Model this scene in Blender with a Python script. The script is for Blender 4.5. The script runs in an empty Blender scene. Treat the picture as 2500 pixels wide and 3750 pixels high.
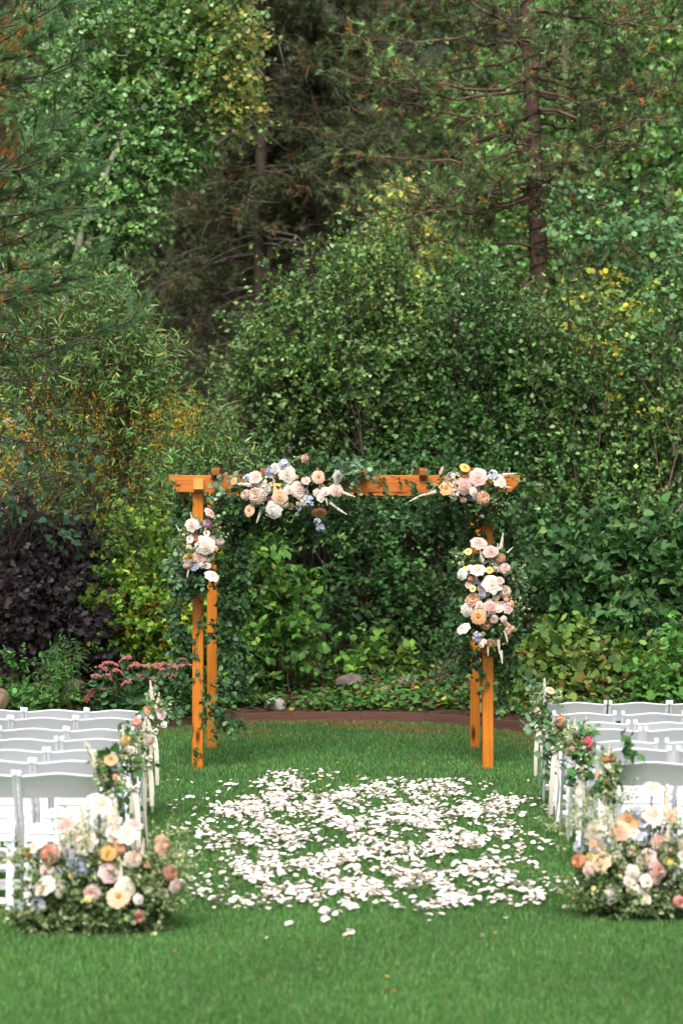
import bpy, bmesh, math, random
import numpy as np
from mathutils import Vector, Matrix, Euler
R = math.radians
rng = np.random.default_rng(7)
random.seed(7)
SC = bpy.context.scene
COL = SC.collection

# ------------------------------------------------------------------ camera, sky, sun, exposure
F = 8854.0            # focal length in photo pixels (85 mm on a 36 mm tall frame of 3750 px)
HC, HY = 2.2, 1850.0  # camera height, horizon row
cam_d = bpy.data.cameras.new('camera')
cam = bpy.data.objects.new('camera', cam_d); COL.objects.link(cam)
cam.location = (0, 0, HC); cam.rotation_euler = (R(90), 0, 0)
cam_d.sensor_fit = 'VERTICAL'; cam_d.sensor_height = 36; cam_d.sensor_width = 24
cam_d.lens = 85; cam_d.shift_y = -25 / 3750
cam_d.clip_start = 0.1; cam_d.clip_end = 1500
cam_d.dof.use_dof = True; cam_d.dof.focus_distance = 20.2; cam_d.dof.aperture_fstop = 2.3
SC.camera = cam
SUN_EL, SUN_AZ = R(51), R(188)          # azimuth clockwise from +Y (the viewing direction)
world = bpy.data.worlds.new('World'); SC.world = world; world.use_nodes = True
wn = world.node_tree.nodes; wl = world.node_tree.links
bg = wn['Background']; bg.inputs['Strength'].default_value = 0.085
sky = wn.new('ShaderNodeTexSky'); sky.sky_type = 'NISHITA'; sky.sun_disc = False
sky.sun_elevation = SUN_EL; sky.sun_rotation = SUN_AZ; sky.air_density = 1.0; sky.dust_density = 4.0; sky.ozone_density = 1.0
hs = wn.new('ShaderNodeHueSaturation'); hs.inputs['Saturation'].default_value = 0.12
wl.new(sky.outputs[0], hs.inputs['Color']); wl.new(hs.outputs[0], bg.inputs['Color'])
sun_d = bpy.data.lights.new('sun', 'SUN'); sun_d.energy = 1.5; sun_d.angle = R(28); sun_d.color = (1.0, 0.93, 0.82)
sun = bpy.data.objects.new('sun', sun_d); COL.objects.link(sun)
sdir = Vector((math.sin(SUN_AZ) * math.cos(SUN_EL), math.cos(SUN_AZ) * math.cos(SUN_EL), math.sin(SUN_EL)))
sun.rotation_euler = sdir.to_track_quat('Z', 'Y').to_euler(); sun.location = (0, 0, 40)
SC.view_settings.view_transform = 'Standard'; SC.view_settings.look = 'None'
SC.view_settings.exposure = 1.42; SC.view_settings.gamma = 1.0; SC.view_settings.use_curve_mapping = False
SC.render.engine = 'CYCLES'
SC.cycles.max_bounces = 6; SC.cycles.diffuse_bounces = 3; SC.cycles.glossy_bounces = 2; SC.cycles.transmission_bounces = 3
SC.cycles.transparent_max_bounces = 4

# ------------------------------------------------------------------ helpers
def at(px, py, d):
    """a pixel of the 2500x3750 photo at distance d from the camera"""
    return np.array([(px - 1250) / F * d, d, HC - (py - HY) / F * d])

def P(o, label=None, cat=None, group=None, kind=None):
    if label: o['label'] = label
    if cat: o['category'] = cat
    if group: o['group'] = group
    if kind: o['kind'] = kind
    return o

def empty(name, loc, rz=0.0, label=None, cat=None, group=None):
    o = bpy.data.objects.new(name, None); COL.objects.link(o)
    o.location = tuple(loc); o.rotation_euler = (0, 0, rz); o.empty_display_size = 0.2
    return P(o, label, cat, group)

def link(name, me, mat, parent=None, kind=None):
    o = bpy.data.objects.new(name, me); COL.objects.link(o)
    if mat is not None and len(me.materials) == 0: me.materials.append(mat)
    if parent is not None:
        o.parent = parent
        if parent.type == 'EMPTY' or True:
            o.matrix_parent_inverse = Matrix.Identity(4)
    if kind: o['kind'] = kind
    return o

def npmesh(name, V, T, col=None, smooth=False):
    """mesh from vertices (N,3) and triangles or quads (M,k), optional per-vertex colour"""
    V = np.ascontiguousarray(V, dtype=np.float32); T = np.ascontiguousarray(T, dtype=np.int32)
    me = bpy.data.meshes.new(name); k = T.shape[1]
    me.vertices.add(len(V)); me.vertices.foreach_set('co', V.ravel())
    me.loops.add(T.size); me.loops.foreach_set('vertex_index', T.ravel())
    me.polygons.add(len(T)); me.polygons.foreach_set('loop_start', np.arange(0, T.size, k, dtype=np.int32))
    me.polygons.foreach_set('loop_total', np.full(len(T), k, dtype=np.int32))
    if smooth: me.polygons.foreach_set('use_smooth', np.ones(len(T), dtype=bool))
    if col is not None:
        a = me.color_attributes.new('tint', 'FLOAT_COLOR', 'POINT')
        c = np.ones((len(V), 4), dtype=np.float32); c[:, :3] = col
        a.data.foreach_set('color', c.ravel())
    me.update()
    return me

def unit(v):
    return v / np.maximum(np.linalg.norm(v, axis=-1, keepdims=True), 1e-9)

def rand_unit(n):
    return unit(rng.normal(size=(n, 3)))

def frame(d, up):
    """orthonormal frames with y along d, z near up"""
    y = unit(d); x = unit(np.cross(y, up)); z = np.cross(x, y)
    return x, y, z

# leaf templates: (verts, tris), y = 0..1 along the blade
LEAF2 = (np.array([[0, 0, 0], [-.36, .42, .07], [0, 1, 0], [.36, .42, .07]]), np.array([[0, 2, 1], [0, 3, 2]]))
LEAF4 = (np.array([[0, 0, 0], [-.30, .28, .05], [-.33, .58, .06], [0, 1, -.08], [.33, .58, .06], [.30, .28, .05], [0, .5, -.02]]),
         np.array([[0, 6, 1], [1, 6, 2], [2, 6, 3], [3, 6, 4], [4, 6, 5], [5, 6, 0]]))
HEART = (np.array([[0, .08, 0], [-.28, 0, .04], [-.45, .3, .08], [-.22, .7, .03], [0, 1.05, -.12], [.22, .7, .03], [.45, .3, .08], [.28, 0, .04], [0, .5, -.03]]),
         np.array([[0, 8, 1], [1, 8, 2], [2, 8, 3], [3, 8, 4], [4, 8, 5], [5, 8, 6], [6, 8, 7], [7, 8, 0]]))
ROUND = (np.array([[0, 0, 0], [-.42, .25, .05], [-.38, .75, .03], [0, 1, -.05], [.38, .75, .03], [.42, .25, .05]]),
         np.array([[0, 2, 1], [0, 3, 2], [0, 4, 3], [0, 5, 4]]))
WILLOW = (np.array([[0, 0, 0], [-.085, .4, .02], [0, .5, -.01], [.085, .4, .02], [0.03, 1, -.12]]), np.array([[0, 2, 1], [0, 3, 2], [1, 2, 4], [2, 3, 4]]))
LOBED = (np.array([[0, 0, 0], [-.5, .3, .05], [-.2, .45, 0], [-.42, .8, .04], [0, 1.1, -.08], [.42, .8, .04], [.2, .45, 0], [.5, .3, .05]]),
         np.array([[0, 2, 1], [0, 6, 2], [2, 4, 3], [2, 6, 4], [6, 5, 4], [0, 7, 6]]))

def leaves(pos, d, up, size, tpl, col):
    V, T = tpl; x, y, z = frame(d, up); n = len(pos)
    s = size[:, None, None]
    W = pos[:, None, :] + s * (V[None, :, 0, None] * x[:, None, :] + V[None, :, 1, None] * y[:, None, :] + V[None, :, 2, None] * z[:, None, :])
    TT = (T[None] + (np.arange(n) * len(V))[:, None, None]).reshape(-1, 3)
    return W.reshape(-1, 3), TT, np.repeat(col, len(V), axis=0)

def palette(n, cols, w=None, jit=0.18, clump=None):
    """leaf colours of the plant itself: kinds of green / yellow it carries, each leaf a little different"""
    cols = np.array(cols); idx = rng.choice(len(cols), size=n, p=w)
    c = cols[idx] * np.exp(rng.normal(0, jit, size=(n, 1))) * np.exp(rng.normal(0, .05, size=(n, 3)))
    return np.clip(c, 0.001, 0.9)

def tubes(polys, r0, r1, sides=4):
    """polys (N,S,3) -> tube mesh; radii tapering from r0 to r1 (scalars or (N,))"""
    N, S, _ = polys.shape
    t = np.linspace(0, 1, S)[None, :]
    r = np.broadcast_to(np.asarray(r0, float).reshape(-1, 1) * (1 - t) + np.asarray(r1, float).reshape(-1, 1) * t, (N, S))
    tan = np.gradient(polys, axis=1); tan = unit(tan)
    ref = np.where(np.abs(tan[..., 2:3]) > .9, np.array([1., 0, 0]), np.array([0, 0, 1.]))
    a = unit(np.cross(tan, ref)); b = np.cross(tan, a)
    ang = np.arange(sides) / sides * 2 * np.pi
    ring = polys[:, :, None, :] + r[:, :, None, None] * (np.cos(ang)[None, None, :, None] * a[:, :, None, :] + np.sin(ang)[None, None, :, None] * b[:, :, None, :])
    V = ring.reshape(-1, 3)
    base = (np.arange(N) * S * sides)[:, None, None] + (np.arange(S - 1) * sides)[None, :, None]
    k = np.arange(sides)[None, None, :]; k2 = (k + 1) % sides
    Q = np.stack([base + k, base + k2, base + sides + k2, base + sides + k], axis=-1).reshape(-1, 4)
    return V, Q

def polyline(o, d, L, seg=5, droop=0.0, wob=0.1):
    """curved shoots from origins o (N,3) along d with length L (N,)"""
    N = len(o); d = unit(d); pts = [o]; cur = d.copy(); L = np.broadcast_to(np.asarray(L, float), (N,))
    for i in range(seg):
        cur = unit(cur + rng.normal(0, wob, size=(N, 3)) + np.array([0, 0, -droop]))
        pts.append(pts[-1] + cur * (L / seg)[:, None])
    return np.stack(pts, axis=1)

def curve_to(a, b, seg=7, bow=0.15):
    a = np.asarray(a, float); b = np.asarray(b, float); t = np.linspace(0, 1, seg)[:, None]
    L = np.linalg.norm(b - a); p = a + (b - a) * t
    off = rng.normal(0, bow * L * .5, size=3); off[2] = abs(off[2]) * .5
    p = p + np.sin(t * np.pi) * off + rng.normal(0, .012 * L, size=(seg, 3)) * np.sin(t * np.pi)
    return p

class Bag:
    """collects triangle soups with colour"""
    def __init__(s): s.V = []; s.T = []; s.C = []; s.n = 0
    def add(s, V, T, C=None):
        if T.shape[1] == 4: T = np.concatenate([T[:, [0, 1, 2]], T[:, [0, 2, 3]]])
        s.V.append(V); s.T.append(T + s.n); s.n += len(V)
        s.C.append(C if C is not None else np.ones((len(V), 3)))
    def mesh(s, name, smooth=False):
        return npmesh(name, np.concatenate(s.V), np.concatenate(s.T), np.concatenate(s.C), smooth)

TRI = [0]
def bagobj(bag, name, mat, parent=None, kind=None, smooth=False):
    me = bag.mesh(name, smooth); TRI[0] += len(me.polygons)
    o = link(name, me, mat, parent, kind)
    if parent is not None:                       # geometry is built in world space: undo the parent's transform
        o.matrix_parent_inverse = (Matrix.Translation(parent.location) @ Euler(parent.rotation_euler).to_matrix().to_4x4()).inverted()
    return o

# ------------------------------------------------------------------ materials
def new_mat(name):
    m = bpy.data.materials.new(name); m.use_nodes = True
    nt = m.node_tree; nt.nodes.clear()
    out = nt.nodes.new('ShaderNodeOutputMaterial')
    return m, nt, nt.nodes, nt.links, out

def leaf_mat(name, rough=0.5, trans=0.2, spec=0.35):
    m, nt, N, L, out = new_mat(name)
    at_ = N.new('ShaderNodeAttribute'); at_.attribute_name = 'tint'
    geo = N.new('ShaderNodeNewGeometry')
    back = N.new('ShaderNodeMixRGB'); back.blend_type = 'MIX'
    lt = N.new('ShaderNodeMixRGB'); lt.blend_type = 'ADD'; lt.inputs[0].default_value = 1.0; lt.inputs[2].default_value = (.014, .018, .008, 1)
    L.new(at_.outputs['Color'], lt.inputs[1])
    L.new(geo.outputs['Backfacing'], back.inputs[0]); L.new(at_.outputs['Color'], back.inputs[1]); L.new(lt.outputs[0], back.inputs[2])
    p = N.new('ShaderNodeBsdfPrincipled'); p.inputs['Roughness'].default_value = rough; p.inputs['Specular IOR Level'].default_value = spec
    L.new(back.outputs[0], p.inputs['Base Color'])
    t = N.new('ShaderNodeBsdfTranslucent')
    br = N.new('ShaderNodeMixRGB'); br.blend_type = 'MULTIPLY'; br.inputs[0].default_value = 1; br.inputs[2].default_value = (1.5, 1.7, .7, 1)
    L.new(at_.outputs['Color'], br.inputs[1]); L.new(br.outputs[0], t.inputs['Color'])
    mx = N.new('ShaderNodeMixShader'); mx.inputs[0].default_value = trans
    L.new(p.outputs[0], mx.inputs[1]); L.new(t.outputs[0], mx.inputs[2]); L.new(mx.outputs[0], out.inputs['Surface'])
    return m

def simple(name, col, rough=0.6, spec=0.4, noise=None, bump=0.0, scale=20.0, col2=None, stretch=(1, 1, 1), attr=False):
    """principled with a two-colour noise and bump in object space"""
    m, nt, N, L, out = new_mat(name)
    p = N.new('ShaderNodeBsdfPrincipled'); p.inputs['Roughness'].default_value = rough; p.inputs['Specular IOR Level'].default_value = spec
    L.new(p.outputs[0], out.inputs['Surface'])
    tc = N.new('ShaderNodeTexCoord'); mp = N.new('ShaderNodeMapping'); mp.inputs['Scale'].default_value = stretch
    L.new(tc.outputs['Object'], mp.inputs[0])
    nz = N.new('ShaderNodeTexNoise'); nz.inputs['Scale'].default_value = scale; nz.inputs['Detail'].default_value = 6; nz.inputs['Roughness'].default_value = .65
    L.new(mp.outputs[0], nz.inputs['Vector'])
    if col2 is None: col2 = tuple(c * .7 for c in col)
    rp = N.new('ShaderNodeValToRGB'); rp.color_ramp.elements[0].position = .35; rp.color_ramp.elements[1].position = .65
    rp.color_ramp.elements[0].color = (*col2, 1); rp.color_ramp.elements[1].color = (*col, 1)
    L.new(nz.outputs['Fac'], rp.inputs[0]); L.new(rp.outputs[0], p.inputs['Base Color'])
    if bump:
        b = N.new('ShaderNodeBump'); b.inputs['Strength'].default_value = bump; b.inputs['Distance'].default_value = .01
        L.new(nz.outputs['Fac'], b.inputs['Height']); L.new(b.outputs[0], p.inputs['Normal'])
    return m

def wood_mat(name, axis, base, dark, knot=True):
    m, nt, N, L, out = new_mat(name)
    p = N.new('ShaderNodeBsdfPrincipled'); p.inputs['Roughness'].default_value = .42; p.inputs['Specular IOR Level'].default_value = .35
    L.new(p.outputs[0], out.inputs['Surface'])
    tc = N.new('ShaderNodeTexCoord'); mp = N.new('ShaderNodeMapping'); oi = N.new('ShaderNodeObjectInfo')
    sc = [26, 26, 26]; sc[axis] = 1.1; mp.inputs['Scale'].default_value = sc
    L.new(tc.outputs['Object'], mp.inputs[0])
    ml = N.new('ShaderNodeVectorMath'); ml.operation = 'SCALE'; ml.inputs[3].default_value = 40
    cmb = N.new('ShaderNodeCombineXYZ'); L.new(oi.outputs['Random'], cmb.inputs[0]); L.new(oi.outputs['Random'], cmb.inputs[1]); L.new(cmb.outputs[0], ml.inputs[0])
    L.new(ml.outputs[0], mp.inputs['Location'])
    n1 = N.new('ShaderNodeTexNoise'); n1.inputs['Scale'].default_value = 1.0; n1.inputs['Detail'].default_value = 5; n1.inputs['Distortion'].default_value = .6
    L.new(mp.outputs[0], n1.inputs['Vector'])
    mt = N.new('ShaderNodeMath'); mt.operation = 'MULTIPLY'; mt.inputs[1].default_value = 9.0; L.new(n1.outputs['Fac'], mt.inputs[0])
    fr = N.new('ShaderNodeMath'); fr.operation = 'PINGPONG'; fr.inputs[1].default_value = 1.0; L.new(mt.outputs[0], fr.inputs[0])
    rp = N.new('ShaderNodeValToRGB'); rp.color_ramp.elements[0].position = .0; rp.color_ramp.elements[1].position = .6
    rp.color_ramp.elements[0].color = (*[a * .35 + b_ * .65 for a, b_ in zip(dark, base)], 1); rp.color_ramp.elements[1].color = (*base, 1)
    L.new(fr.outputs[0], rp.inputs[0])
    # knots
    mp2 = N.new('ShaderNodeMapping'); s2 = [9, 9, 9]; s2[axis] = 2.6; mp2.inputs['Scale'].default_value = s2
    L.new(tc.outputs['Object'], mp2.inputs[0]); L.new(ml.outputs[0], mp2.inputs['Location'])
    vo = N.new('ShaderNodeTexVoronoi'); vo.inputs['Scale'].default_value = 1.0; L.new(mp2.outputs[0], vo.inputs['Vector'])
    r2 = N.new('ShaderNodeValToRGB'); r2.color_ramp.elements[0].position = .10; r2.color_ramp.elements[1].position = .24
    r2.color_ramp.elements[0].color = (1, 1, 1, 1); r2.color_ramp.elements[1].color = (0, 0, 0, 1); L.new(vo.outputs['Distance'], r2.inputs[0])
    mx = N.new('ShaderNodeMixRGB'); mx.blend_type = 'MIX'; mx.inputs[2].default_value = (dark[0] * .35, dark[1] * .3, dark[2] * .3, 1)
    L.new(r2.outputs[0], mx.inputs[0]); L.new(rp.outputs[0], mx.inputs[1])
    big = N.new('ShaderNodeTexNoise'); big.inputs['Scale'].default_value = 2.0; L.new(tc.outputs['Object'], big.inputs['Vector'])
    mx2 = N.new('ShaderNodeMixRGB'); mx2.blend_type = 'MULTIPLY'; mx2.inputs[0].default_value = .5
    r3 = N.new('ShaderNodeValToRGB'); r3.color_ramp.elements[0].position = .3; r3.color_ramp.elements[1].position = .6; r3.color_ramp.elements[0].color = (.6, .5, .5, 1)
    L.new(big.outputs['Fac'], r3.inputs[0]); L.new(mx.outputs[0], mx2.inputs[1]); L.new(r3.outputs[0], mx2.inputs[2])
    L.new(mx2.outputs[0], p.inputs['Base Color'])
    b = N.new('ShaderNodeBump'); b.inputs['Strength'].default_value = .35; b.inputs['Distance'].default_value = .003
    L.new(fr.outputs[0], b.inputs['Height']); L.new(b.outputs[0], p.inputs['Normal'])
    return m

def petal_mat(name):
    m, nt, N, L, out = new_mat(name)
    oi = N.new('ShaderNodeObjectInfo'); a = N.new('ShaderNodeAttribute'); a.attribute_name = 'tint'
    sp = N.new('ShaderNodeSeparateColor'); L.new(a.outputs['Color'], sp.inputs[0])
    deep = N.new('ShaderNodeMixRGB'); deep.blend_type = 'MULTIPLY'; deep.inputs[2].default_value = (.97, .80, .70, 1)
    L.new(sp.outputs[0], deep.inputs[0]); L.new(oi.outputs['Color'], deep.inputs[1])
    cen = N.new('ShaderNodeMixRGB'); cen.inputs[2].default_value = (.42, .24, .02, 1)
    L.new(sp.outputs[1], cen.inputs[0]); L.new(deep.outputs[0], cen.inputs[1])
    p = N.new('ShaderNodeBsdfPrincipled'); p.inputs['Roughness'].default_value = .7; p.inputs['Specular IOR Level'].default_value = .2
    L.new(cen.outputs[0], p.inputs['Base Color'])
    t = N.new('ShaderNodeBsdfTranslucent'); L.new(cen.outputs[0], t.inputs['Color'])
    mx = N.new('ShaderNodeMixShader'); mx.inputs[0].default_value = .28
    L.new(p.outputs[0], mx.inputs[1]); L.new(t.outputs[0], mx.inputs[2]); L.new(mx.outputs[0], out.inputs['Surface'])
    return m

M_LEAF = leaf_mat('leaf_matte', .6, .2, .2)
M_GLOSS = leaf_mat('leaf_glossy', .45, .16, .32)
M_FAR = leaf_mat('leaf_far', .75, .3, .15)
M_NEEDLE = leaf_mat('needle', .5, .15, .3)
M_GRASS = leaf_mat('grass_blade', .45, .35, .4)
M_PETAL = petal_mat('flower_petal')
M_GPETAL = leaf_mat('fallen_petal', .6, .05, .25)
M_TWIG = simple('twig_bark', (.14, .10, .07), .8, .2, col2=(.06, .045, .03), scale=30)
M_GREY = simple('grey_bark', (.10, .08, .064), .85, .2, col2=(.045, .036, .028), scale=25)
M_DARKB = simple('dark_spruce_bark', (.075, .055, .045), .9, .2, col2=(.03, .022, .018), scale=14, bump=.6, stretch=(1, 1, .4))
M_DEADB = simple('dead_branch', (.16, .13, .11), .9, .2, col2=(.07, .055, .045), scale=14)
M_PALE = simple('pale_aspen_bark', (.42, .40, .33), .7, .25, col2=(.30, .29, .22), scale=14)
M_STEM = simple('green_stem', (.07, .12, .03), .6, .3, col2=(.05, .07, .02), scale=30)
M_PINEB = simple('pine_bark', (.15, .095, .07), .9, .2, col2=(.035, .022, .018), scale=22, bump=1.0, stretch=(1, 1, .55))
M_PLASTIC = simple('white_resin', (.84, .84, .90), .38, .5, col2=(.81, .81, .87), scale=6)
M_VINYL = simple('white_vinyl_pad', (.72, .72, .78), .45, .5, col2=(.7, .7, .75), scale=9)
M_BOLT = simple('steel_bolt', (.45, .45, .46), .35, .6, scale=9)
M_WZ = wood_mat('stained_cedar_upright', 2, (.54, .175, .016), (.24, .055, .007))
M_WX = wood_mat('stained_cedar_level', 0, (.50, .150, .022), (.22, .048, .009))
M_WY = wood_mat('stained_cedar_shaded', 1, (.24, .085, .022), (.12, .035, .010))  # rafter wood: shade of the angled ends put into a darker colour
M_WEND = wood_mat('pale_cedar_block', 2, (.66, .33, .085), (.45, .2, .04))
M_BOARD = simple('reddish_brown_board', (.15, .070, .050), .75, .25, col2=(.085, .040, .030), scale=9, bump=.4, stretch=(.3, 3, 8))
M_ROCKP = simple('pale_rock', (.42, .40, .38), .85, .2, col2=(.2, .19, .18), scale=12, bump=.8)
M_ROCKB = simple('brown_rock', (.22, .17, .15), .9, .2, col2=(.09, .07, .06), scale=9, bump=.9)
M_RIB = simple('ivory_ribbon', (.60, .565, .48), .5, .3, col2=(.55, .52, .44), scale=5)

# ------------------------------------------------------------------ ground, lawn, bed, hillside
EX = [-9, -6, -4, -2.6, -1.73, -1.19, -.5, .14, .8, 1.28, 1.87, 2.4, 3.2, 4.5, 7, 10]
ED = [20.5, 20.8, 21.6, 22.8, 23.8, 24.4, 24.58, 24.6, 24.42, 24.08, 23.2, 22.6, 22.0, 21.5, 21, 20.6]
def edge_d(x): return np.interp(x, EX, ED)
def bed_z(x, d):
    """height of the bed and slope behind the edging"""
    s = np.maximum(d - edge_d(x), 0)
    z = .07 + .16 * np.minimum(s, 3.2) + .05 * np.clip(s - 3.2, 0, 20)
    z = z + .28 * np.maximum(d - 50, 0) + .1 * np.maximum(d - 90, 0)
    return z + .03 * np.sin(x * 3.1 + d * 1.7) * (s > .1)

def grid_mesh(name, X, Y, Z, uvcol=None):
    nx, ny = X.shape
    V = np.stack([X, Y, Z], -1).reshape(-1, 3)
    i = np.arange(nx - 1)[:, None] * ny + np.arange(ny - 1)[None, :]
    Q = np.stack([i, i + ny, i + ny + 1, i + 1], -1).reshape(-1, 4)
    return npmesh(name, V, Q, uvcol, True)

# base ground reaching the horizon all round
me = npmesh('ground', np.array([[-600, -600, -.05], [600, -600, -.05], [600, 40, -.05], [-600, 40, -.05]]), np.array([[0, 1, 2, 3]]))
P(link('ground', me, simple('far_grass', (.06, .12, .03), .9, .1, scale=.8)), kind='structure')

m, nt, N, L, out = new_mat('lawn_turf')
p = N.new('ShaderNodeBsdfPrincipled'); p.inputs['Roughness'].default_value = .8; p.inputs['Specular IOR Level'].default_value = .15
L.new(p.outputs[0], out.inputs['Surface'])
tc = N.new('ShaderNodeTexCoord'); n1 = N.new('ShaderNodeTexNoise'); n1.inputs['Scale'].default_value = 90; n1.inputs['Detail'].default_value = 5
n2 = N.new('ShaderNodeTexNoise'); n2.inputs['Scale'].default_value = 1.4; n2.inputs['Detail'].default_value = 3
L.new(tc.outputs['Object'], n1.inputs['Vector']); L.new(tc.outputs['Object'], n2.inputs['Vector'])
rp = N.new('ShaderNodeValToRGB'); rp.color_ramp.elements[0].position = .3; rp.color_ramp.elements[1].position = .7
rp.color_ramp.elements[0].color = (.02, .055, .012, 1); rp.color_ramp.elements[1].color = (.05, .13, .03, 1)
L.new(n1.outputs['Fac'], rp.inputs[0]); L.new(rp.outputs[0], p.inputs['Base Color'])
b = N.new('ShaderNodeBump'); b.inputs['Strength'].default_value = .8; b.inputs['Distance'].default_value = .02; L.new(n1.outputs['Fac'], b.inputs['Height']); L.new(b.outputs[0], p.inputs['Normal'])
M_LAWN = m
xs = np.linspace(-9, 10, 60)
X = np.repeat(xs[:, None], 12, 1); t = np.linspace(0, 1, 12)[None, :]
Y = -4 + (edge_d(X) + .02 + 4) * t
P(link('lawn', grid_mesh('lawn', X, Y, X * 0), M_LAWN), kind='structure')
# garden bed and wooded slope as one sheet starting at the edging
sv = np.concatenate([np.linspace(0.06, 4, 22), np.linspace(4.6, 30, 24), np.linspace(34, 260, 30)])
xs2 = np.concatenate([np.linspace(-150, -11, 14), np.linspace(-9, 10, 60), np.linspace(12, 150, 14)])
X = np.repeat(xs2[:, None], len(sv), 1) ; Y = edge_d(X) + sv[None, :]
M_SOIL = simple('bed_soil', (.075, .048, .03), .95, .1, col2=(.02, .014, .010), scale=14, bump=.8)
ZB = bed_z(X, Y)
P(link('garden_bed', grid_mesh('garden_bed', X[:, :47], Y[:, :47], ZB[:, :47]), M_SOIL), kind='structure')
M_HILL = simple('wooded_hillside', (.045, .045, .03), .95, .1, col2=(.012, .017, .010), scale=.8, bump=.3)
P(link('hillside', grid_mesh('hillside', X[:, 46:], Y[:, 46:], ZB[:, 46:]), M_HILL), kind='structure')

# unseen ring of slopes added round the garden to block low sky light
th = np.linspace(R(-245), R(65), 60); rr = np.array([48, 58, 75, 100, 150, 240]); hh_ = np.array([-1, 2, 6, 12, 24, 42])
TH, RR = np.meshgrid(th, rr, indexing='ij'); HHH = np.repeat(hh_[None, :], 60, 0) * (1 + .12 * np.sin(TH * 5)) 
P(link('sky_block_slope', grid_mesh('sky_block_slope', np.cos(TH) * RR, np.sin(TH) * RR, HHH), M_HILL), kind='structure')

# grass blades (nobody could count them)
def grass(name, n, dmin, dmax, h, w, bag):
    d = np.sqrt(rng.uniform(dmin ** 2, dmax ** 2, n)) if dmax - dmin > 3 else rng.uniform(dmin, dmax, n)
    x = rng.uniform(-1, 1, n) * (.145 * d + 1.1)
    ok = d < edge_d(x) - .03
    d, x = d[ok], x[ok]; n = len(d)
    hh = h * rng.uniform(.55, 1.15, n); a = rng.uniform(0, 2 * np.pi, n); lean = rng.gamma(2.0, .2, n)
    back = np.clip((d - (edge_d(x) - 2.0)) / 1.3, 0, 1)            # worn, dry strip along the edging
    nz = np.sin(x * 4.3 + 1.2 * np.sin(d * 2.1)) + np.sin(d * 3.7 + x * 2.2) * .8
    dry = rng.uniform(0, 1, n) < (.02 + back * np.clip(.45 + .35 * nz, 0, .9))
    base = np.stack([x, d, np.zeros(n)], -1)
    side = np.stack([np.cos(a), np.sin(a), np.zeros(n)], -1) * (w / 2 * rng.uniform(.7, 1.3, n))[:, None]
    a2 = rng.uniform(0, 2 * np.pi, n)
    tip = base + np.stack([np.cos(a2) * lean * hh, np.sin(a2) * lean * hh, hh / np.sqrt(1 + lean ** 2)], -1)
    patch = .5 + .5 * np.sin(x * 1.9 + d * .8 + np.sin(d * 1.3) * 2) * np.sin(d * 1.1 - x * 1.2)
    c = palette(n, [[.085, .220, .060], [.118, .268, .076], [.052, .156, .050], [.19, .31, .12]], [.36, .28, .20, .16], .34)
    c *= (.86 + .28 * patch)[:, None]
    c[dry] = palette(int(dry.sum()), [[.36, .25, .10], [.26, .17, .07], [.15, .10, .04]], None, .2)
    V = np.stack([base - side, base + side, tip], 1).reshape(-1, 3)
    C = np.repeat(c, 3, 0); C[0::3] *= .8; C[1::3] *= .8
    bag.add(V, np.arange(3 * n).reshape(-1, 3), C)
bag = Bag()
grass('grass', 240000, 9.4, 13.0, .034, .0042, bag)
grass('grass', 190000, 13.0, 18.0, .035, .0050, bag)
grass('grass', 170000, 18.0, 24.6, .038, .0062, bag)
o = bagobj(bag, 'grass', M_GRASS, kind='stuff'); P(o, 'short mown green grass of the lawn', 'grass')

# ------------------------------------------------------------------ plants
def blob_twigs(c, r, n, L, upb=.35, wob=.14, droop=.03, seg=4, fill=.8):
    u = rand_unit(n); rad = rng.uniform(.15, 1, n) ** .45 * fill
    o = np.asarray(c) + u * rad[:, None] * np.asarray(r)
    d = unit(u * np.asarray(r) / max(r) + np.array([0, 0, upb]) + rng.normal(0, .45, size=(n, 3)))
    return polyline(o, d, L * rng.uniform(.5, 1.25, n), seg, droop, wob)

def put_leaves(bag, pl, per, size, tpl, cols, w=None, jit=.2, spread=.8, upn=.7, t0=.12, tj=None):
    n, S, _ = pl.shape
    t = (np.linspace(t0, 1, per)[None, :] + rng.normal(0, .03, size=(n, per))).clip(0, .999) * (S - 1)
    i = t.astype(int); f = (t - i)[..., None]; r = np.arange(n)[:, None]
    pos = pl[r, i] * (1 - f) + pl[r, i + 1] * f
    tan = unit(pl[r, i + 1] - pl[r, i])
    pos = pos.reshape(-1, 3); tan = tan.reshape(-1, 3); m = len(pos)
    side = unit(np.cross(tan, rand_unit(m)))
    d = unit(tan * rng.uniform(.2, .9, (m, 1)) + side * spread + np.array([0, 0, -.12]))
    up = unit(np.array([0, -.35, 1.]) * upn + rng.normal(0, .55, size=(m, 3)))
    cl = np.repeat(np.exp(rng.normal(0, .13, size=(n, 1))), per, 0)
    c = palette(m, cols, w, jit) * cl
    if tj is not None: c = tj(pos, c)
    V, T, C = leaves(pos, d, up, size * (.42 + .95 * rng.beta(2, 1.6, m)), tpl, c)
    bag.add(V, T, C)

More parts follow.
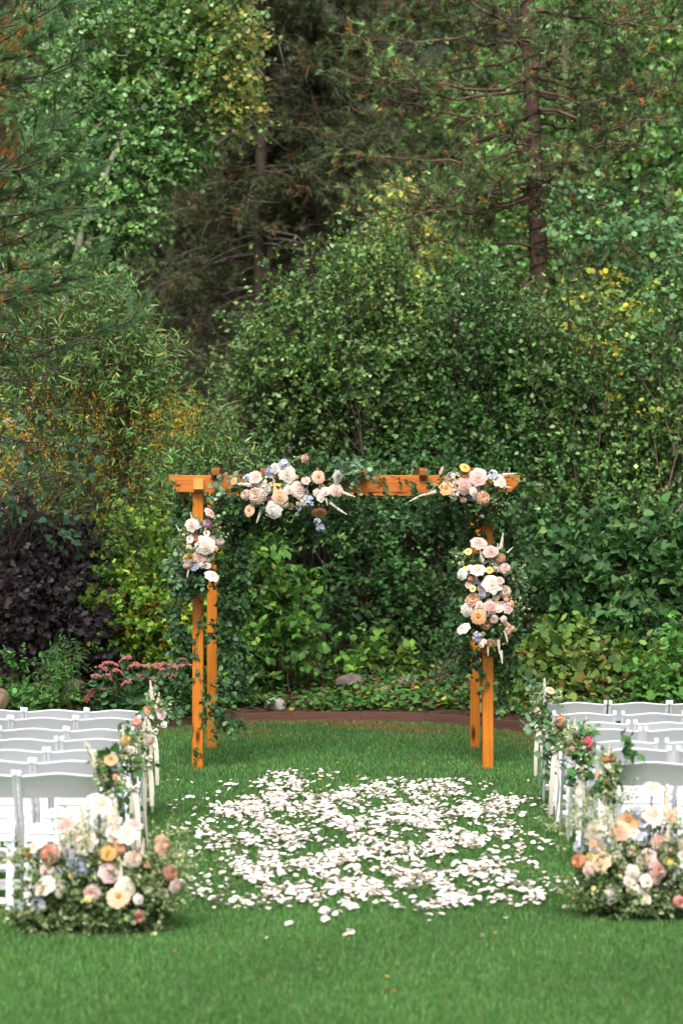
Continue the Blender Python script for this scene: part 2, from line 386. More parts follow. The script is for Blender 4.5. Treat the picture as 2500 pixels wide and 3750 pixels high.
def plant(name, label, cat, base, blobs, size, tpl, cols, w=None, per=9, tw=.45, mat=None, bark=None, stem_r=.025, nstem=2,
          group=None, upb=.35, jit=.2, droop=.03, dens=1.0, limbs=22, tj=None, fill=.8, bow=.15, spread=.8, show_twigs=.35):
    """blobs: (px, py, d, rx, ry(depth), rz, n twigs)"""
    mat = mat or M_LEAF; bark = bark or M_TWIG
    root = empty(name, base, 0, label, cat, group)
    fol = Bag(); st = Bag()
    for (px, py, d, rx, ry, rz, n) in blobs:
        c = at(px, py, d); n = int(n * dens)
        pl = blob_twigs(c, (rx, ry, rz), n, tw, upb, droop=droop, fill=fill)
        n0 = len(fol.C); put_leaves(fol, pl, per, size, tpl, cols, w, jit, tj=tj, spread=spread)
        g = np.exp(rng.normal(0, .16)); fol.C[n0] = np.clip(fol.C[n0] * g * np.array([np.exp(rng.normal(0, .07)), 1, np.exp(rng.normal(0, .05)) * .92]), .001, .9)
        k = int(n * show_twigs)
        if k:
            V, Q = tubes(pl[:k], size * .07, size * .03, 3); st.add(V, Q)
        ln = []
        for j in range(nstem):
            b0 = np.array(base) + np.array([rng.normal(0, .18), rng.normal(0, .15), 0])
            e = c + rng.normal(0, .3, 3) * np.array([rx, ry, rz])
            ln.append(curve_to(b0, e, 8, bow))
        V, Q = tubes(np.array(ln), stem_r, stem_r * .3, 5); st.add(V, Q)
        lm = []
        for j in range(min(limbs, n)):
            s = ln[rng.integers(len(ln))]; q = s[rng.integers(3, 8)]
            lm.append(curve_to(q, pl[rng.integers(n)][2], 6, bow * 1.2))
        if lm:
            V, Q = tubes(np.array(lm), stem_r * .42, stem_r * .12, 4); st.add(V, Q)
    bagobj(fol, 'foliage', mat, root, 'stuff')
    bagobj(st, 'stem', bark, root)
    return root

def tufts(bag, pos, d, n, length, width, cols, w=None, jit=.2, reach=.12, open_=.75):
    """n needles round each shoot tip"""
    m = len(pos); pos = np.repeat(pos, n, 0); d = np.repeat(d, n, 0)
    k = m * n; s = unit(np.cross(d, rand_unit(k)))
    dd = unit(d * rng.uniform(.35, 1.1, (k, 1)) + s * open_ * rng.uniform(.5, 1.2, (k, 1)))
    b = pos - d * (rng.uniform(0, 1, (k, 1)) * reach)
    tip = b + dd * (length * rng.uniform(.7, 1.15, (k, 1)))
    sd = unit(np.cross(dd, rand_unit(k))) * width / 2
    c = np.repeat(palette(m, cols, w, jit), n, 0) * np.exp(rng.normal(0, .12, (k, 1)))
    V = np.stack([b - sd, b + sd, tip], 1).reshape(-1, 3)
    bag.add(V, np.arange(3 * k).reshape(-1, 3), np.repeat(c, 3, 0))

def conifer(name, label, base, H, spread, nb, sub, ntuft, nlen, nwid, cols, w, trunk_r, group=None, z0=.5, lean=0.0, bark=None, droop=.05,
            bare=30, shape=1.0, bmat=None, up=.0, tk=14, zmax=None, front=0.):
    root = empty(name, base, 0, label, 'tree', group); bx, by, bz = base
    zt = np.linspace(0, 1, 12)[:, None]
    tr = np.array([bx, by, bz]) + zt * np.array([lean, 0, H]) + rng.normal(0, .02, (12, 3)) * zt
    V, Q = tubes(tr[None], trunk_r, trunk_r * .2, 10); tb = Bag(); tb.add(V, Q)
    bagobj(tb, 'trunk', bark or M_PINEB, root, smooth=True)
    zm = zmax or H * .97
    z = rng.uniform(z0, zm, nb); a = rng.uniform(0, 2 * np.pi, nb); a = np.where((np.sin(a) < -.55) & (rng.uniform(0, 1, nb) < front), -a, a)
    L = spread * (1 - (z / (H * 1.04)) ** 1.6 * shape) * rng.uniform(.65, 1.1, nb)
    o = np.stack([bx + lean * z / H, np.full(nb, by), bz + z], -1)
    d = np.stack([np.cos(a), np.sin(a), up + rng.normal(0, .12, nb)], -1)
    br = polyline(o, d, L, 8, droop, .10)
    bb = Bag(); V, Q = tubes(br, trunk_r * .16 * np.maximum(L / spread, .3), .006, 4); bb.add(V, Q)
    # side shoots
    i = rng.integers(2, 9, size=(nb, sub)); q = br[np.arange(nb)[:, None], i].reshape(-1, 3)
    tan = unit(br[np.arange(nb)[:, None], i] - br[np.arange(nb)[:, None], i - 1]).reshape(-1, 3)
    dd = unit(tan + rng.normal(0, .75, tan.shape) * np.array([1, 1, .5]) + np.array([0, 0, -droop * 1.5 + .1]))
    sh = polyline(q, dd, np.repeat(L, sub) * rng.uniform(.12, .38, nb * sub), 4, droop, .16)
    V, Q = tubes(sh, .008, .004, 3); bb.add(V, Q)
    if bare:
        zb = rng.uniform(z0, zm, bare); ab = rng.uniform(0, 2 * np.pi, bare)
        ob = np.stack([bx + lean * zb / H, np.full(bare, by), bz + zb], -1)
        bl = polyline(ob, np.stack([np.cos(ab), np.sin(ab) - .3, rng.normal(-.1, .2, bare)], -1), spread * rng.uniform(.3, .8, bare), 9, .02, .24)
        V, Q = tubes(bl, .018, .005, 4); bb.add(V, Q)
        i = rng.integers(2, 9, size=(bare, 4)); qb = bl[np.arange(bare)[:, None], i].reshape(-1, 3)
        b2 = polyline(qb, rand_unit(len(qb)) + np.array([0, -.2, .1]), .5 * rng.uniform(.4, 1.3, len(qb)), 6, .02, .3)
        V, Q = tubes(b2, .009, .003, 3); bb.add(V, Q)
    bagobj(bb, 'branch', bmat or M_GREY, root, 'stuff')
    fb = Bag()
    k = sh.shape[0]; j = rng.integers(1, 5, size=(k, ntuft)); r = np.arange(k)[:, None]
    pos = sh[r, j].reshape(-1, 3) + rng.normal(0, nlen * .35, (k * ntuft, 3)); td = unit(sh[r, j] - sh[r, j - 1]).reshape(-1, 3)
    tufts(fb, pos, unit(td + rng.normal(0, .35, td.shape)), tk, nlen, nwid, cols, w)
    bagobj(fb, 'crown', M_NEEDLE, root, 'stuff')
    return root

BZ = lambda px, d: float(bed_z((px - 1250) / F * d, d))
def ground_at(px, d): return ((px - 1250) / F * d, d, BZ(px, d) - .03)

# --- far trees (each with trunk and crown)
DARK = [[.034, .054, .022], [.05, .075, .028], [.075, .065, .03], [.12, .075, .03]]
far_specs = [(-9.5, 60), (-6.5, 57), (-4.2, 62), (-1.6, 58), (1.2, 62), (3.6, 58), (6.2, 63), (8.6, 59), (11.5, 62), (-12, 62)]
far_words = ['leftmost dark conifer far behind the leaning aspen crown', 'dark conifer far behind the green and yellow aspen leaves', 'dark distant conifer between the aspen crown and the bare-branched spruces',
             'dark distant conifer directly behind the bare-branched spruces', 'distant conifer seen over the middle of the arch', 'distant conifer left of the light-wrapped pine trunk',
             'distant conifer right of the light-wrapped pine trunk', 'distant conifer behind the pale aspens at right', 'rightmost distant conifer behind the pale aspens', 'distant conifer at the far left edge behind the pine boughs']
for (x, d), wd in zip(far_specs, far_words):
    conifer('conifer_tree', wd, (x, d, float(bed_z(x, d)) - .2), 20, 3.0, 170, 8, 3, .24, .034, DARK, [.4, .3, .2, .1], .22, 'dark conifers on the slope behind', bare=8, tk=10, bark=M_DARKB)
# --- the dark bare-branched spruces behind the arch
for px, d, H, sp, wd in ((955, 40, 15, 2.6, 'dark brownish spruce with bare grey lower branches, left of the pair above the arch'),
                         (1160, 40.6, 16, 2.3, 'dark brownish spruce with a thick trunk, right of the pair above the arch'),
                         (560, 45, 14, 2.6, 'dark spruce half hidden by the leaning aspen crown'),
                         (1450, 47, 15, 2.3, 'dark brown-green spruce behind the left boughs of the light-wrapped pine')):
    conifer('spruce_tree', wd, ground_at(px, d), H, sp, 230, 11, 4, .16, .019, [[.038, .058, .023], [.060, .086, .032], [.085, .075, .034], [.17, .095, .035]], [.38, .36, .18, .08], .16, 'dark spruces behind the arch',
            bare=60, front=.35, tk=12, bark=M_DARKB, bmat=M_DEADB)

# --- right pine with fairy lights wire
def pine_right():
    d0 = 31.0; base = ground_at(1990, d0)
    root = empty('pine_tree', base, 0, 'tall pine with dark wire wound round its reddish trunk, right of the arch', 'tree')
    z = np.linspace(0, 1, 16)[:, None]
    top = at(1925, -900, d0)
    tr = np.array(base) + (top - np.array(base)) * z; tr[:, 0] += .05 * np.sin(z[:, 0] * 6)
    t = Bag(); V, Q = tubes(tr[None], .155, .06, 14); t.add(V, Q); bagobj(t, 'trunk', M_PINEB, root, smooth=True)
    # wire spiral
    n = 520; tt = np.linspace(.05, .98, n); cx = np.interp(tt, z[:, 0], tr[:, 0]); cz = np.interp(tt, z[:, 0], tr[:, 2]); rr = .155 + (.06 - .155) * tt + .008
    an = tt * 2 * np.pi * 46
    w = np.stack([cx + np.cos(an) * rr, d0 + np.sin(an) * rr, cz + .03 * np.sin(an * .37)], -1)
    wb = Bag(); V, Q = tubes(w[None], .007, .007, 4); wb.add(V, Q)
    bagobj(wb, 'light_wire', simple('black_wire', (.012, .016, .012), .6, .3), root)
    # whorls: list of (py at the trunk, px of tip, py of tip, depth offset)
    spec = [(60, 1330, 150, -.6), (40, 2450, 60, -.3), (190, 1480, 40, .3), (230, 2350, 180, -.5), (170, 2380, 60, .6), (290, 1400, 260, -.8), (400, 1400, 330, -.2), (390, 2420, 420, -.6), (385, 2300, 360, .5),
            (420, 1520, 560, .5), (545, 1270, 540, -.4), (510, 2330, 430, -.9), (560, 1560, 590, .4), (665, 1390, 690, -.6), (660, 2480, 760, -.5), (655, 2330, 700, .5), (680, 1330, 800, .3),
            (720, 1480, 760, -.9), (910, 1340, 800, -.5), (925, 2290, 905, -.3), (900, 2400, 960, .5), (1000, 1810, 1130, -.6), (930, 1530, 930, .5), (1080, 2120, 1180, -.5), (100, 1640, -60, -.5), (120, 2200, -80, -.6),
            (0, 1400, -60, .3), (-60, 2420, -120, .2), (-80, 1500, -200, -.5), (330, 1650, 300, .9), (330, 2200, 280, .9), (560, 1750, 640, -.9), (600, 2150, 560, .9), (760, 2150, 700, -.7), (1000, 1730, 1080, .4), (480, 1850, 500, -1.0), (250, 2050, 200, -1.1), (650, 2060, 600, -1.0), (120, 1850, 80, -1.1)]
    spec += [(int(rng.uniform(-80, 720)), int(1960 + sgn * rng.uniform(250, 620)), 0, float(rng.uniform(-1.2, 1.2))) for sgn in (-1, 1) for _ in range(8)]
    bb = Bag(); fb = Bag(); br = []
    for py, px, py2, dy in spec:
        tz = HC - (py - HY) / F * d0; o = np.array([np.interp(tz, tr[:, 2], tr[:, 0]), d0, tz])
        if py2 == 0: py2 = py + rng.uniform(-90, 90)
        e = at(px, py2, d0 + dy * 1.4)
        t_ = np.linspace(0, 1, 10)[:, None]; p = o + (e - o) * t_
        p[:, 2] -= np.sin(t_[:, 0] * np.pi) * .14 * np.linalg.norm(e - o) * rng.uniform(.2, 1); p[1:-1] += rng.normal(0, .03, (8, 3))
        br.append(p)
    br = np.array(br); L = np.linalg.norm(br[:, -1] - br[:, 0], axis=1)
    V, Q = tubes(br, .018 + L * .004, .008, 6); bb.add(V, Q)
    nb = len(br); sub = 19
    i = rng.integers(3, 10, size=(nb, sub)); r = np.arange(nb)[:, None]; q = br[r, i].reshape(-1, 3); tan = unit(br[r, i] - br[r, i - 1]).reshape(-1, 3)
    dd = unit(tan * .9 + rng.normal(0, .7, tan.shape) + np.array([0, 0, .18]))
    sh = polyline(q, dd, rng.uniform(.22, .62, len(q)), 5, -.02, .16)
    V, Q = tubes(sh, .008, .004, 4); bb.add(V, Q)
    i = rng.integers(1, 6, size=(len(sh), 3)); q2 = sh[np.arange(len(sh))[:, None], i].reshape(-1, 3)
    t2 = np.repeat(unit(sh[:, -1] - sh[:, 0]), 3, 0)
    s2 = polyline(q2, unit(t2 + rng.normal(0, .6, t2.shape) + np.array([0, 0, .1])), rng.uniform(.08, .28, len(q2)), 3, -.03, .12)
    V, Q = tubes(s2, .006, .004, 3); bb.add(V, Q)
    # small dead twigs
    i = rng.integers(1, 9, size=(nb, 6)); q3 = br[r, i].reshape(-1, 3)
    s3 = polyline(q3, rand_unit(len(q3)), rng.uniform(.1, .5, len(q3)), 5, .03, .25); V, Q = tubes(s3, .006, .002, 3); bb.add(V, Q)
    bagobj(bb, 'branch', simple('pine_branch', (.20, .13, .09), .85, .2, col2=(.045, .034, .028), scale=9), root, 'stuff')
    G = [[.12, .205, .07], [.19, .30, .11], [.06, .11, .042], [.36, .18, .055]]
    tips = np.concatenate([sh[:, -1], sh[:, -1] * .6 + sh[:, -2] * .4, s2[:, -1]]); td = unit(np.concatenate([sh[:, -1] - sh[:, -2], sh[:, -1] - sh[:, -2], s2[:, -1] - s2[:, -2]]) + rng.normal(0, .1, (2 * len(sh) + len(s2), 3)))
    tufts(fb, tips, td, 24, .085, .0082, G, [.34, .27, .34, .05], jit=.42, reach=.09)
    bagobj(fb, 'crown', M_NEEDLE, root, 'stuff')
    # cones
    cb = Bag()
    for k in rng.choice(len(s2), 40):
        p0 = s2[k, -1]; pl = np.array([p0, p0 + [0, 0, -.02], p0 + [0.005, 0, -.06]])[None]
        V, Q = tubes(pl, .028, .012, 6); cb.add(V, Q)
    bagobj(cb, 'cone', M_TWIG, root, 'stuff')
pine_right()

# --- left pine whose boughs reach in from outside the frame
def pine_left():
    base = (-4.6, 21.5, float(bed_z(-4.6, 21.5)) - .05)
    root = empty('pine_tree', base, 0, 'blurred pine boughs with orange dead needles reaching in at the upper left edge', 'tree')
    t = Bag(); V, Q = tubes(np.array([[base, (-4.55, 21.5, 3), (-4.5, 21.5, 9)]]), .17, .1, 12); t.add(V, Q); bagobj(t, 'trunk', M_PINEB, root, smooth=True)
    sp = [(40, -100), (330, -60), (150, 40), (260, 230), (120, 300), (320, 390), (190, 480), (90, 560), (260, 650), (310, 760), (160, 830), (300, 960), (120, 980), (60, 720), (330, 1010), (30, 200), (10, 420), (20, 600), (210, 20), (230, 1040), (470, 1180), (50, 1090),
          (180, 120), (60, 60), (250, 560), (200, 760)]
    br = []
    for px, py in sp:
        e = at(px, py, 21.5 + rng.uniform(-1.2, 1.2)); o = np.array([-4.55, 21.5, e[2] - rng.uniform(-.1, .9)])
        t_ = np.linspace(0, 1, 10)[:, None]; p = o + (e - o) * t_; p[:, 2] -= np.sin(t_[:, 0] * np.pi) * .1; p[1:-1] += rng.normal(0, .025, (8, 3)); br.append(p)
    # bare grey boughs lower down
    bare = []
    for px, py in ((230, 1500), (190, 1350), (320, 1640), (150, 1650), (230, 1760), (360, 1250), (300, 1400)):
        e = at(px, py, 21.5); o = np.array([-4.55, 21.5, e[2] + rng.uniform(-.2, .7)])
        t_ = np.linspace(0, 1, 10)[:, None]; p = o + (e - o) * t_; p[:, 2] += np.sin(t_[:, 0] * np.pi) * .1; p[1:-1] += rng.normal(0, .03, (8, 3)); bare.append(p)
    br = np.array(br); bare = np.array(bare); bb = Bag()
    V, Q = tubes(br, .022, .008, 5); bb.add(V, Q); V, Q = tubes(bare, .016, .005, 5); bb.add(V, Q)
    i = rng.integers(5, 10, size=(len(bare), 12)); q = bare[np.arange(len(bare))[:, None], i].reshape(-1, 3)
    s = polyline(q, rand_unit(len(q)) + np.array([.8, 0, .0]), rng.uniform(.2, .6, len(q)), 7, .02, .2); V, Q = tubes(s, .006, .002, 3); bb.add(V, Q)
    nb = len(br); i = rng.integers(5, 10, size=(nb, 26)); r = np.arange(nb)[:, None]; q = br[r, i].reshape(-1, 3); tan = unit(br[r, i] - br[r, i - 1]).reshape(-1, 3)
    sh = polyline(q, unit(tan + rng.normal(0, .55, tan.shape)), rng.uniform(.12, .38, len(q)), 5, -.02, .14)
    V, Q = tubes(sh, .005, .003, 3); bb.add(V, Q); bagobj(bb, 'branch', M_GREY, root, 'stuff')
    fb = Bag(); n = len(sh)
    for j in (5, 4, 3, 2):
        pos = sh[:, j]; td = unit(sh[:, j] - sh[:, j - 1])
        dead = (pos[:, 0] / pos[:, 1] * F + 1250 < 60 + rng.normal(0, 80, n)) & (rng.uniform(0, 1, n) < .5)
        tufts(fb, pos[~dead], td[~dead], 34, .075, .0052, [[.105, .22, .095], [.16, .29, .125], [.06, .14, .062], [.18, .20, .06]], [.4, .3, .25, .05], reach=.08)
        if dead.any(): tufts(fb, pos[dead], td[dead], 30, .072, .0052, [[.42, .17, .03], [.3, .11, .02], [.16, .08, .03]], None, reach=.08)
    bagobj(fb, 'crown', M_NEEDLE, root, 'stuff')
pine_left()

# --- aspen leaning in from the left
ASP = [[.11, .235, .07], [.155, .31, .10], [.06, .155, .048], [.28, .40, .21]]
def asp_tint(pos, c):
    px = pos[:, 0] / pos[:, 1] * F + 1250; py = HY - (pos[:, 2] - HC) / pos[:, 1] * F
    k = np.clip((px - 560 - np.abs(py - 330) * .12) / 330, 0, 1) * np.clip((620 - py) / 200, 0, 1)
    k = (rng.uniform(0, 1, len(k)) < k * .85)[:, None]
    y = palette(len(c), [[.24, .26, .06], [.30, .24, .05], [.16, .22, .06]], None, .2)
    return np.where(k, y, c)
def aspen_left():
    d = 30; base = ground_at(40, d)
    blobs = [(800, 90, d, .55, .6, .5, 190), (660, 40, d, .6, .6, .5, 170), (880, 200, d - .3, .32, .5, .35, 80), (700, 220, d, .6, .6, .45, 190), (820, 330, d, .42, .5, .35, 120), (880, 400, d - .3, .28, .4, .28, 70),
             (690, 380, d, .55, .6, .35, 150), (540, 200, d, .6, .7, .55, 190), (420, 120, d, .55, .7, .45, 130), (330, 220, d, .6, .7, .6, 170), (250, 380, d + .3, .6, .7, .6, 160), (430, 400, d, .6, .7, .5, 170),
             (590, 520, d, .5, .6, .3, 120), (660, 570, d, .38, .5, .22, 90), (540, 620, d, .55, .6, .35, 130), (400, 600, d, .6, .7, .5, 160), (250, 600, d, .6, .7, .6, 150), (450, 760, d, .5, .6, .4, 130), (500, 850, d, .3, .5, .2, 50),
             (340, 800, d, .6, .6, .5, 140), (390, 950, d, .4, .5, .3, 80), (250, 950, d, .6, .6, .5, 120), (300, 1020, d, .4, .5, .2, 50), (120, 700, d + .4, .6, .7, .8, 150), (80, 1000, d + .4, .6, .7, .6, 120), (120, 250, d + .5, .6, .7, .8, 140), (720, -120, d, .8, .7, .5, 150), (450, -60, d, .6, .7, .4, 90)]
    r = plant('aspen_tree', 'leaning aspen with pale bark, green leaves turning yellow at the upper right', 'tree', base, blobs, .062, ROUND, ASP, [.35, .3, .2, .15], per=8, tw=.38, bark=M_PALE, mat=M_GLOSS, stem_r=.0, nstem=0 or 1,
              tj=asp_tint, limbs=0, show_twigs=.5, spread=1.0, upb=.1)
    b = Bag()
    t1 = np.array([np.array(base), at(60, 1900, d), at(110, 1500, d), at(250, 1260, d), at(330, 1180, d), at(390, 1100, d)])
    for pts, r0, r1 in (([(60, 1900), (90, 1650), (130, 1450), (180, 1330), (210, 1230), (230, 1120)], .05, .02),
                        ([(0, 1560), (130, 1500), (330, 760), (420, 560), (540, 300), (700, 120), (800, -80)], .06, .02), ([(340, 470), (430, 420), (530, 395), (640, 385), (720, 390), (830, 370)], .03, .008),
                        ([(520, 330), (600, 230), (650, 130), (700, 60), (730, -60)], .035, .012), ([(100, 1250), (170, 1080), (240, 1000), (330, 880), (500, 800)], .04, .012), ([(200, 930), (260, 760), (330, 560), (440, 480)], .03, .01)):
        p = np.array([at(x, y, d - .2) for x, y in pts]); tt = np.linspace(0, len(p) - 1, 20); q = np.stack([np.interp(tt, range(len(p)), p[:, k]) for k in range(3)], -1)
        q += rng.normal(0, .012, q.shape); V, Q = tubes(q[None], r0, r1, 8); b.add(V, Q)
    bagobj(b, 'trunk', M_PALE, r, smooth=True)
aspen_left()

# --- pale aspens behind the pine on the right
for k, (xs_, wd) in enumerate((((1800, 2020, 2200), 'pale green aspen with blurred leaves just behind the light-wrapped pine trunk'), ((2300, 2420, 2530), 'pale green aspen with a white trunk at the upper right edge'))):
    bl = []
    for x in xs_:
        for y in range(-150, 1250, 150):
            if x < 1900 and y < 250: continue
            bl.append((x + rng.uniform(-60, 60), y + rng.uniform(-50, 50), 37 + rng.uniform(-1, 1), .75, .8, .6, 105))
    r = plant('aspen_tree', wd, 'tree', ground_at(xs_[1], 37), bl, .085, ROUND, [[.16, .31, .13], [.24, .41, .18], [.09, .20, .08], [.38, .45, .14]], [.4, .3, .2, .1], per=7, tw=.45, mat=M_FAR, bark=M_GREY, stem_r=.018, nstem=1, limbs=2, show_twigs=.1, group='pale aspens behind the pine')
    b = Bag(); x = xs_[1] + 60; V, Q = tubes(np.array([[ground_at(x, 37), at(x + 10, 1200, 37), at(x - 20, 600, 37), at(x + 5, -300, 37)]]), .10, .05, 8); b.add(V, Q); bagobj(b, 'trunk', M_PALE, r, smooth=True)
# lime shrub glowing between
plant('aspen_sapling', 'blurred lime yellow sapling behind the shrubs, left of the light-wrapped pine trunk', 'tree', ground_at(1560, 38),
      [(1480, 800, 38, .35, .5, .4, 60), (1520, 950, 38, .5, .6, .5, 110), (1600, 1050, 38, .6, .6, .5, 120), (1450, 1000, 38, .4, .5, .4, 70), (1680, 1150, 38, .5, .6, .5, 90), (1560, 1200, 38, .7, .6, .5, 120), (1500, 760, 38, .3, .4, .4, 40), (1400, 1100, 38, .3, .4, .4, 50)],
      .08, ROUND, [[.52, .58, .18], [.38, .48, .14], [.60, .60, .24]], None, per=8, mat=M_FAR, bark=M_PALE)
plant('aspen_sapling', 'small blurred sapling with brownish green leaves left of the pine trunk, behind its lowest boughs', 'tree', ground_at(1800, 39),
      [(1800, 780, 39, .6, .6, .6, 80), (1750, 1000, 39, .6, .6, .6, 80), (1880, 1100, 39, .6, .6, .5, 70), (2080, 1000, 39, .7, .6, .7, 90), (2250, 1150, 39, .8, .6, .6, 90)],
      .08, ROUND, [[.13, .20, .09], [.22, .20, .10], [.30, .18, .09]], None, per=8, mat=M_FAR)

# --- buckthorn thicket behind the arch
BK = [[.075, .165, .044], [.120, .230, .065], [.034, .088, .026], [.20, .32, .14], [.26, .29, .06]]
BW = [.34, .28, .23, .12, .03]
def thicket(label, base_px, d, blobs, size=.064, cols=BK, w=BW, **k):
    return plant('leafy_shrub', label, 'shrub', ground_at(base_px, d), blobs, size, LEAF2, cols, w, per=13, tw=.56, mat=M_GLOSS, fill=.88, group='tall green shrubs behind the arch', bark=M_GREY, stem_r=.020, upb=.75, **{'dens': .66, **k})
thicket('tall green shrub with a loose round top rising over the left half of the arch', 1120, 28,
        [(1080, 1130, 28, .35, .6, .35, 75), (1040, 1250, 28, .45, .7, .35, 110), (1200, 1180, 28, .5, .7, .4, 130), (1170, 1330, 28, .65, .8, .45, 200), (1000, 1350, 28, .45, .7, .3, 100), (940, 1450, 28, .45, .7, .35, 120), (1080, 1480, 28, .65, .8, .45, 220),
         (1250, 1480, 28, .65, .8, .45, 220), (930, 1600, 28, .5, .7, .4, 140), (1100, 1640, 28, .75, .8, .45, 240), (890, 1370, 28, .2, .5, .18, 30), (1280, 1320, 28, .5, .7, .4, 130), (1250, 1050, 28, .22, .5, .28, 40)])
thicket('tall green shrub with leafy spikes, middle of the thicket over the arch', 1420, 28.6,
        [(1320, 1010, 28.6, .3, .6, .3, 60), (1400, 960, 28.6, .3, .6, .35, 70), (1370, 1120, 28.6, .55, .7, .4, 150), (1500, 1180, 28.6, .45, .7, .35, 110), (1430, 1300, 28.6, .7, .8, .45, 220), (1590, 1330, 28.6, .55, .7, .4, 150), (1400, 1480, 28.6, .75, .8, .5, 250),
         (1580, 1500, 28.6, .7, .8, .5, 230), (1480, 1650, 28.6, .8, .8, .45, 250), (1300, 1690, 28.4, .8, .8, .45, 240), (1440, 1060, 28.6, .25, .5, .35, 50)])
thicket('darker green shrub standing in front of the light-wrapped pine trunk', 1740, 28.2,
        [(1730, 1060, 28.2, .3, .6, .3, 60), (1690, 1160, 28.2, .4, .6, .35, 90), (1800, 1200, 28.2, .5, .7, .4, 130), (1720, 1330, 28.2, .6, .7, .45, 190), (1860, 1350, 28.2, .6, .7, .4, 170), (1700, 1500, 28.2, .7, .8, .5, 240), (1880, 1520, 28.2, .7, .8, .5, 230),
         (1780, 1660, 28, .8, .8, .45, 250), (1620, 1720, 28, .6, .7, .4, 160), (1960, 1680, 28, .7, .8, .45, 200)], cols=[[.045, .12, .035], [.07, .165, .05], [.03, .08, .025], [.13, .22, .085]], w=[.35, .3, .25, .1])
thicket('broad green shrub with thin grey stems at the right of the thicket', 2250, 28,
        [(1960, 1180, 28, .35, .6, .3, 70), (2080, 1250, 28, .5, .7, .4, 120), (2020, 1400, 28, .6, .7, .45, 190), (2200, 1400, 28, .65, .8, .45, 200), (2120, 1580, 28, .8, .8, .5, 260), (2330, 1530, 28, .7, .8, .5, 230), (2460, 1420, 28, .6, .7, .5, 170),
         (2450, 1620, 28, .6, .7, .5, 190), (2280, 1720, 28, .8, .8, .5, 260), (2100, 1800, 27.8, .7, .8, .5, 230), (2450, 1830, 28, .6, .7, .5, 190), (2480, 1200, 28, .4, .6, .5, 100), (2250, 1900, 27.6, .8, .7, .45, 240), (2050, 1960, 27.6, .6, .7, .45, 190)])
def yel(pos, c): return c
plant('cottonwood_sapling', 'young cottonwood with blue green and some bright yellow leaves at the right', 'tree', ground_at(2300, 27.2),
      [(2150, 820, 29, .5, .5, .4, 45), (2300, 900, 29, .5, .5, .5, 60), (2450, 850, 29, .5, .5, .5, 60), (2380, 1050, 29, .6, .5, .5, 85), (2200, 1020, 29, .5, .5, .4, 40), (2480, 1120, 29, .4, .5, .5, 50), (2420, 1280, 27.5, .6, .4, .4, 26)],
      .072, ROUND, [[.09, .20, .10], [.065, .15, .075], [.12, .24, .12], [.14, .24, .06]], [.35, .3, .25, .1], per=6, tw=.45, mat=M_LEAF, dens=.8, bark=M_TWIG, limbs=6, stem_r=.018, nstem=1)
plant('yellow_shrub', 'patch of bright yellow autumn leaves among the green shrubs at the right', 'shrub', ground_at(2230, 27.6),
      [(2220, 1110, 28.3, .35, .3, .25, 30), (2260, 1230, 28.0, .4, .3, .35, 34), (2190, 1300, 27.6, .25, .2, .25, 12), (2330, 1500, 27.4, .12, .2, .12, 6)],
      .065, ROUND, [[.46, .38, .04], [.38, .38, .07], [.2, .28, .07], [.12, .22, .06]], None, per=7, nstem=1, limbs=3, stem_r=.012)
# underside: canopy over the dark hollow, then the hollow's own stems
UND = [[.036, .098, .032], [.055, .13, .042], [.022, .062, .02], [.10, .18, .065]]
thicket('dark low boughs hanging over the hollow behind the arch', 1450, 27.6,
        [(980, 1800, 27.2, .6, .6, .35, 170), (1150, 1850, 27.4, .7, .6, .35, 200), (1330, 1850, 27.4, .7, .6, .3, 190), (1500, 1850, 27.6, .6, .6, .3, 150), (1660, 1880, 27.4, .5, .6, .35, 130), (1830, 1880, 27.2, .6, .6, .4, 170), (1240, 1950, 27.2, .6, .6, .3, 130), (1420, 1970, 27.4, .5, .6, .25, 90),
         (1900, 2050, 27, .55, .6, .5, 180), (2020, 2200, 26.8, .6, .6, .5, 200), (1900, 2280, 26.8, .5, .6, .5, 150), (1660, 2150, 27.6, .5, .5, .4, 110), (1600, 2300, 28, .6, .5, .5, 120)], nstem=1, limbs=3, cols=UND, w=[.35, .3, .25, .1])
plant('leafy_shrub', 'sparse dark green shrub growing in the hollow behind the arch', 'shrub', ground_at(1420, 26.9),
      [(1350, 2080, 26.9, .35, .3, .3, 60), (1480, 2160, 26.9, .35, .3, .3, 60), (1270, 2230, 26.8, .3, .3, .25, 50), (1420, 2320, 26.9, .4, .3, .25, 60), (1570, 2250, 26.9, .4, .3, .35, 90), (1250, 2380, 26.7, .25, .3, .2, 34), (1550, 2400, 26.7, .35, .3, .2, 50), (1640, 2350, 26.8, .35, .3, .3, 60)],
      .07, LEAF4, [[.035, .095, .030], [.055, .13, .040], [.02, .06, .02]], None, per=9, tw=.34, group='tall green shrubs behind the arch', stem_r=.008, nstem=1, limbs=4)
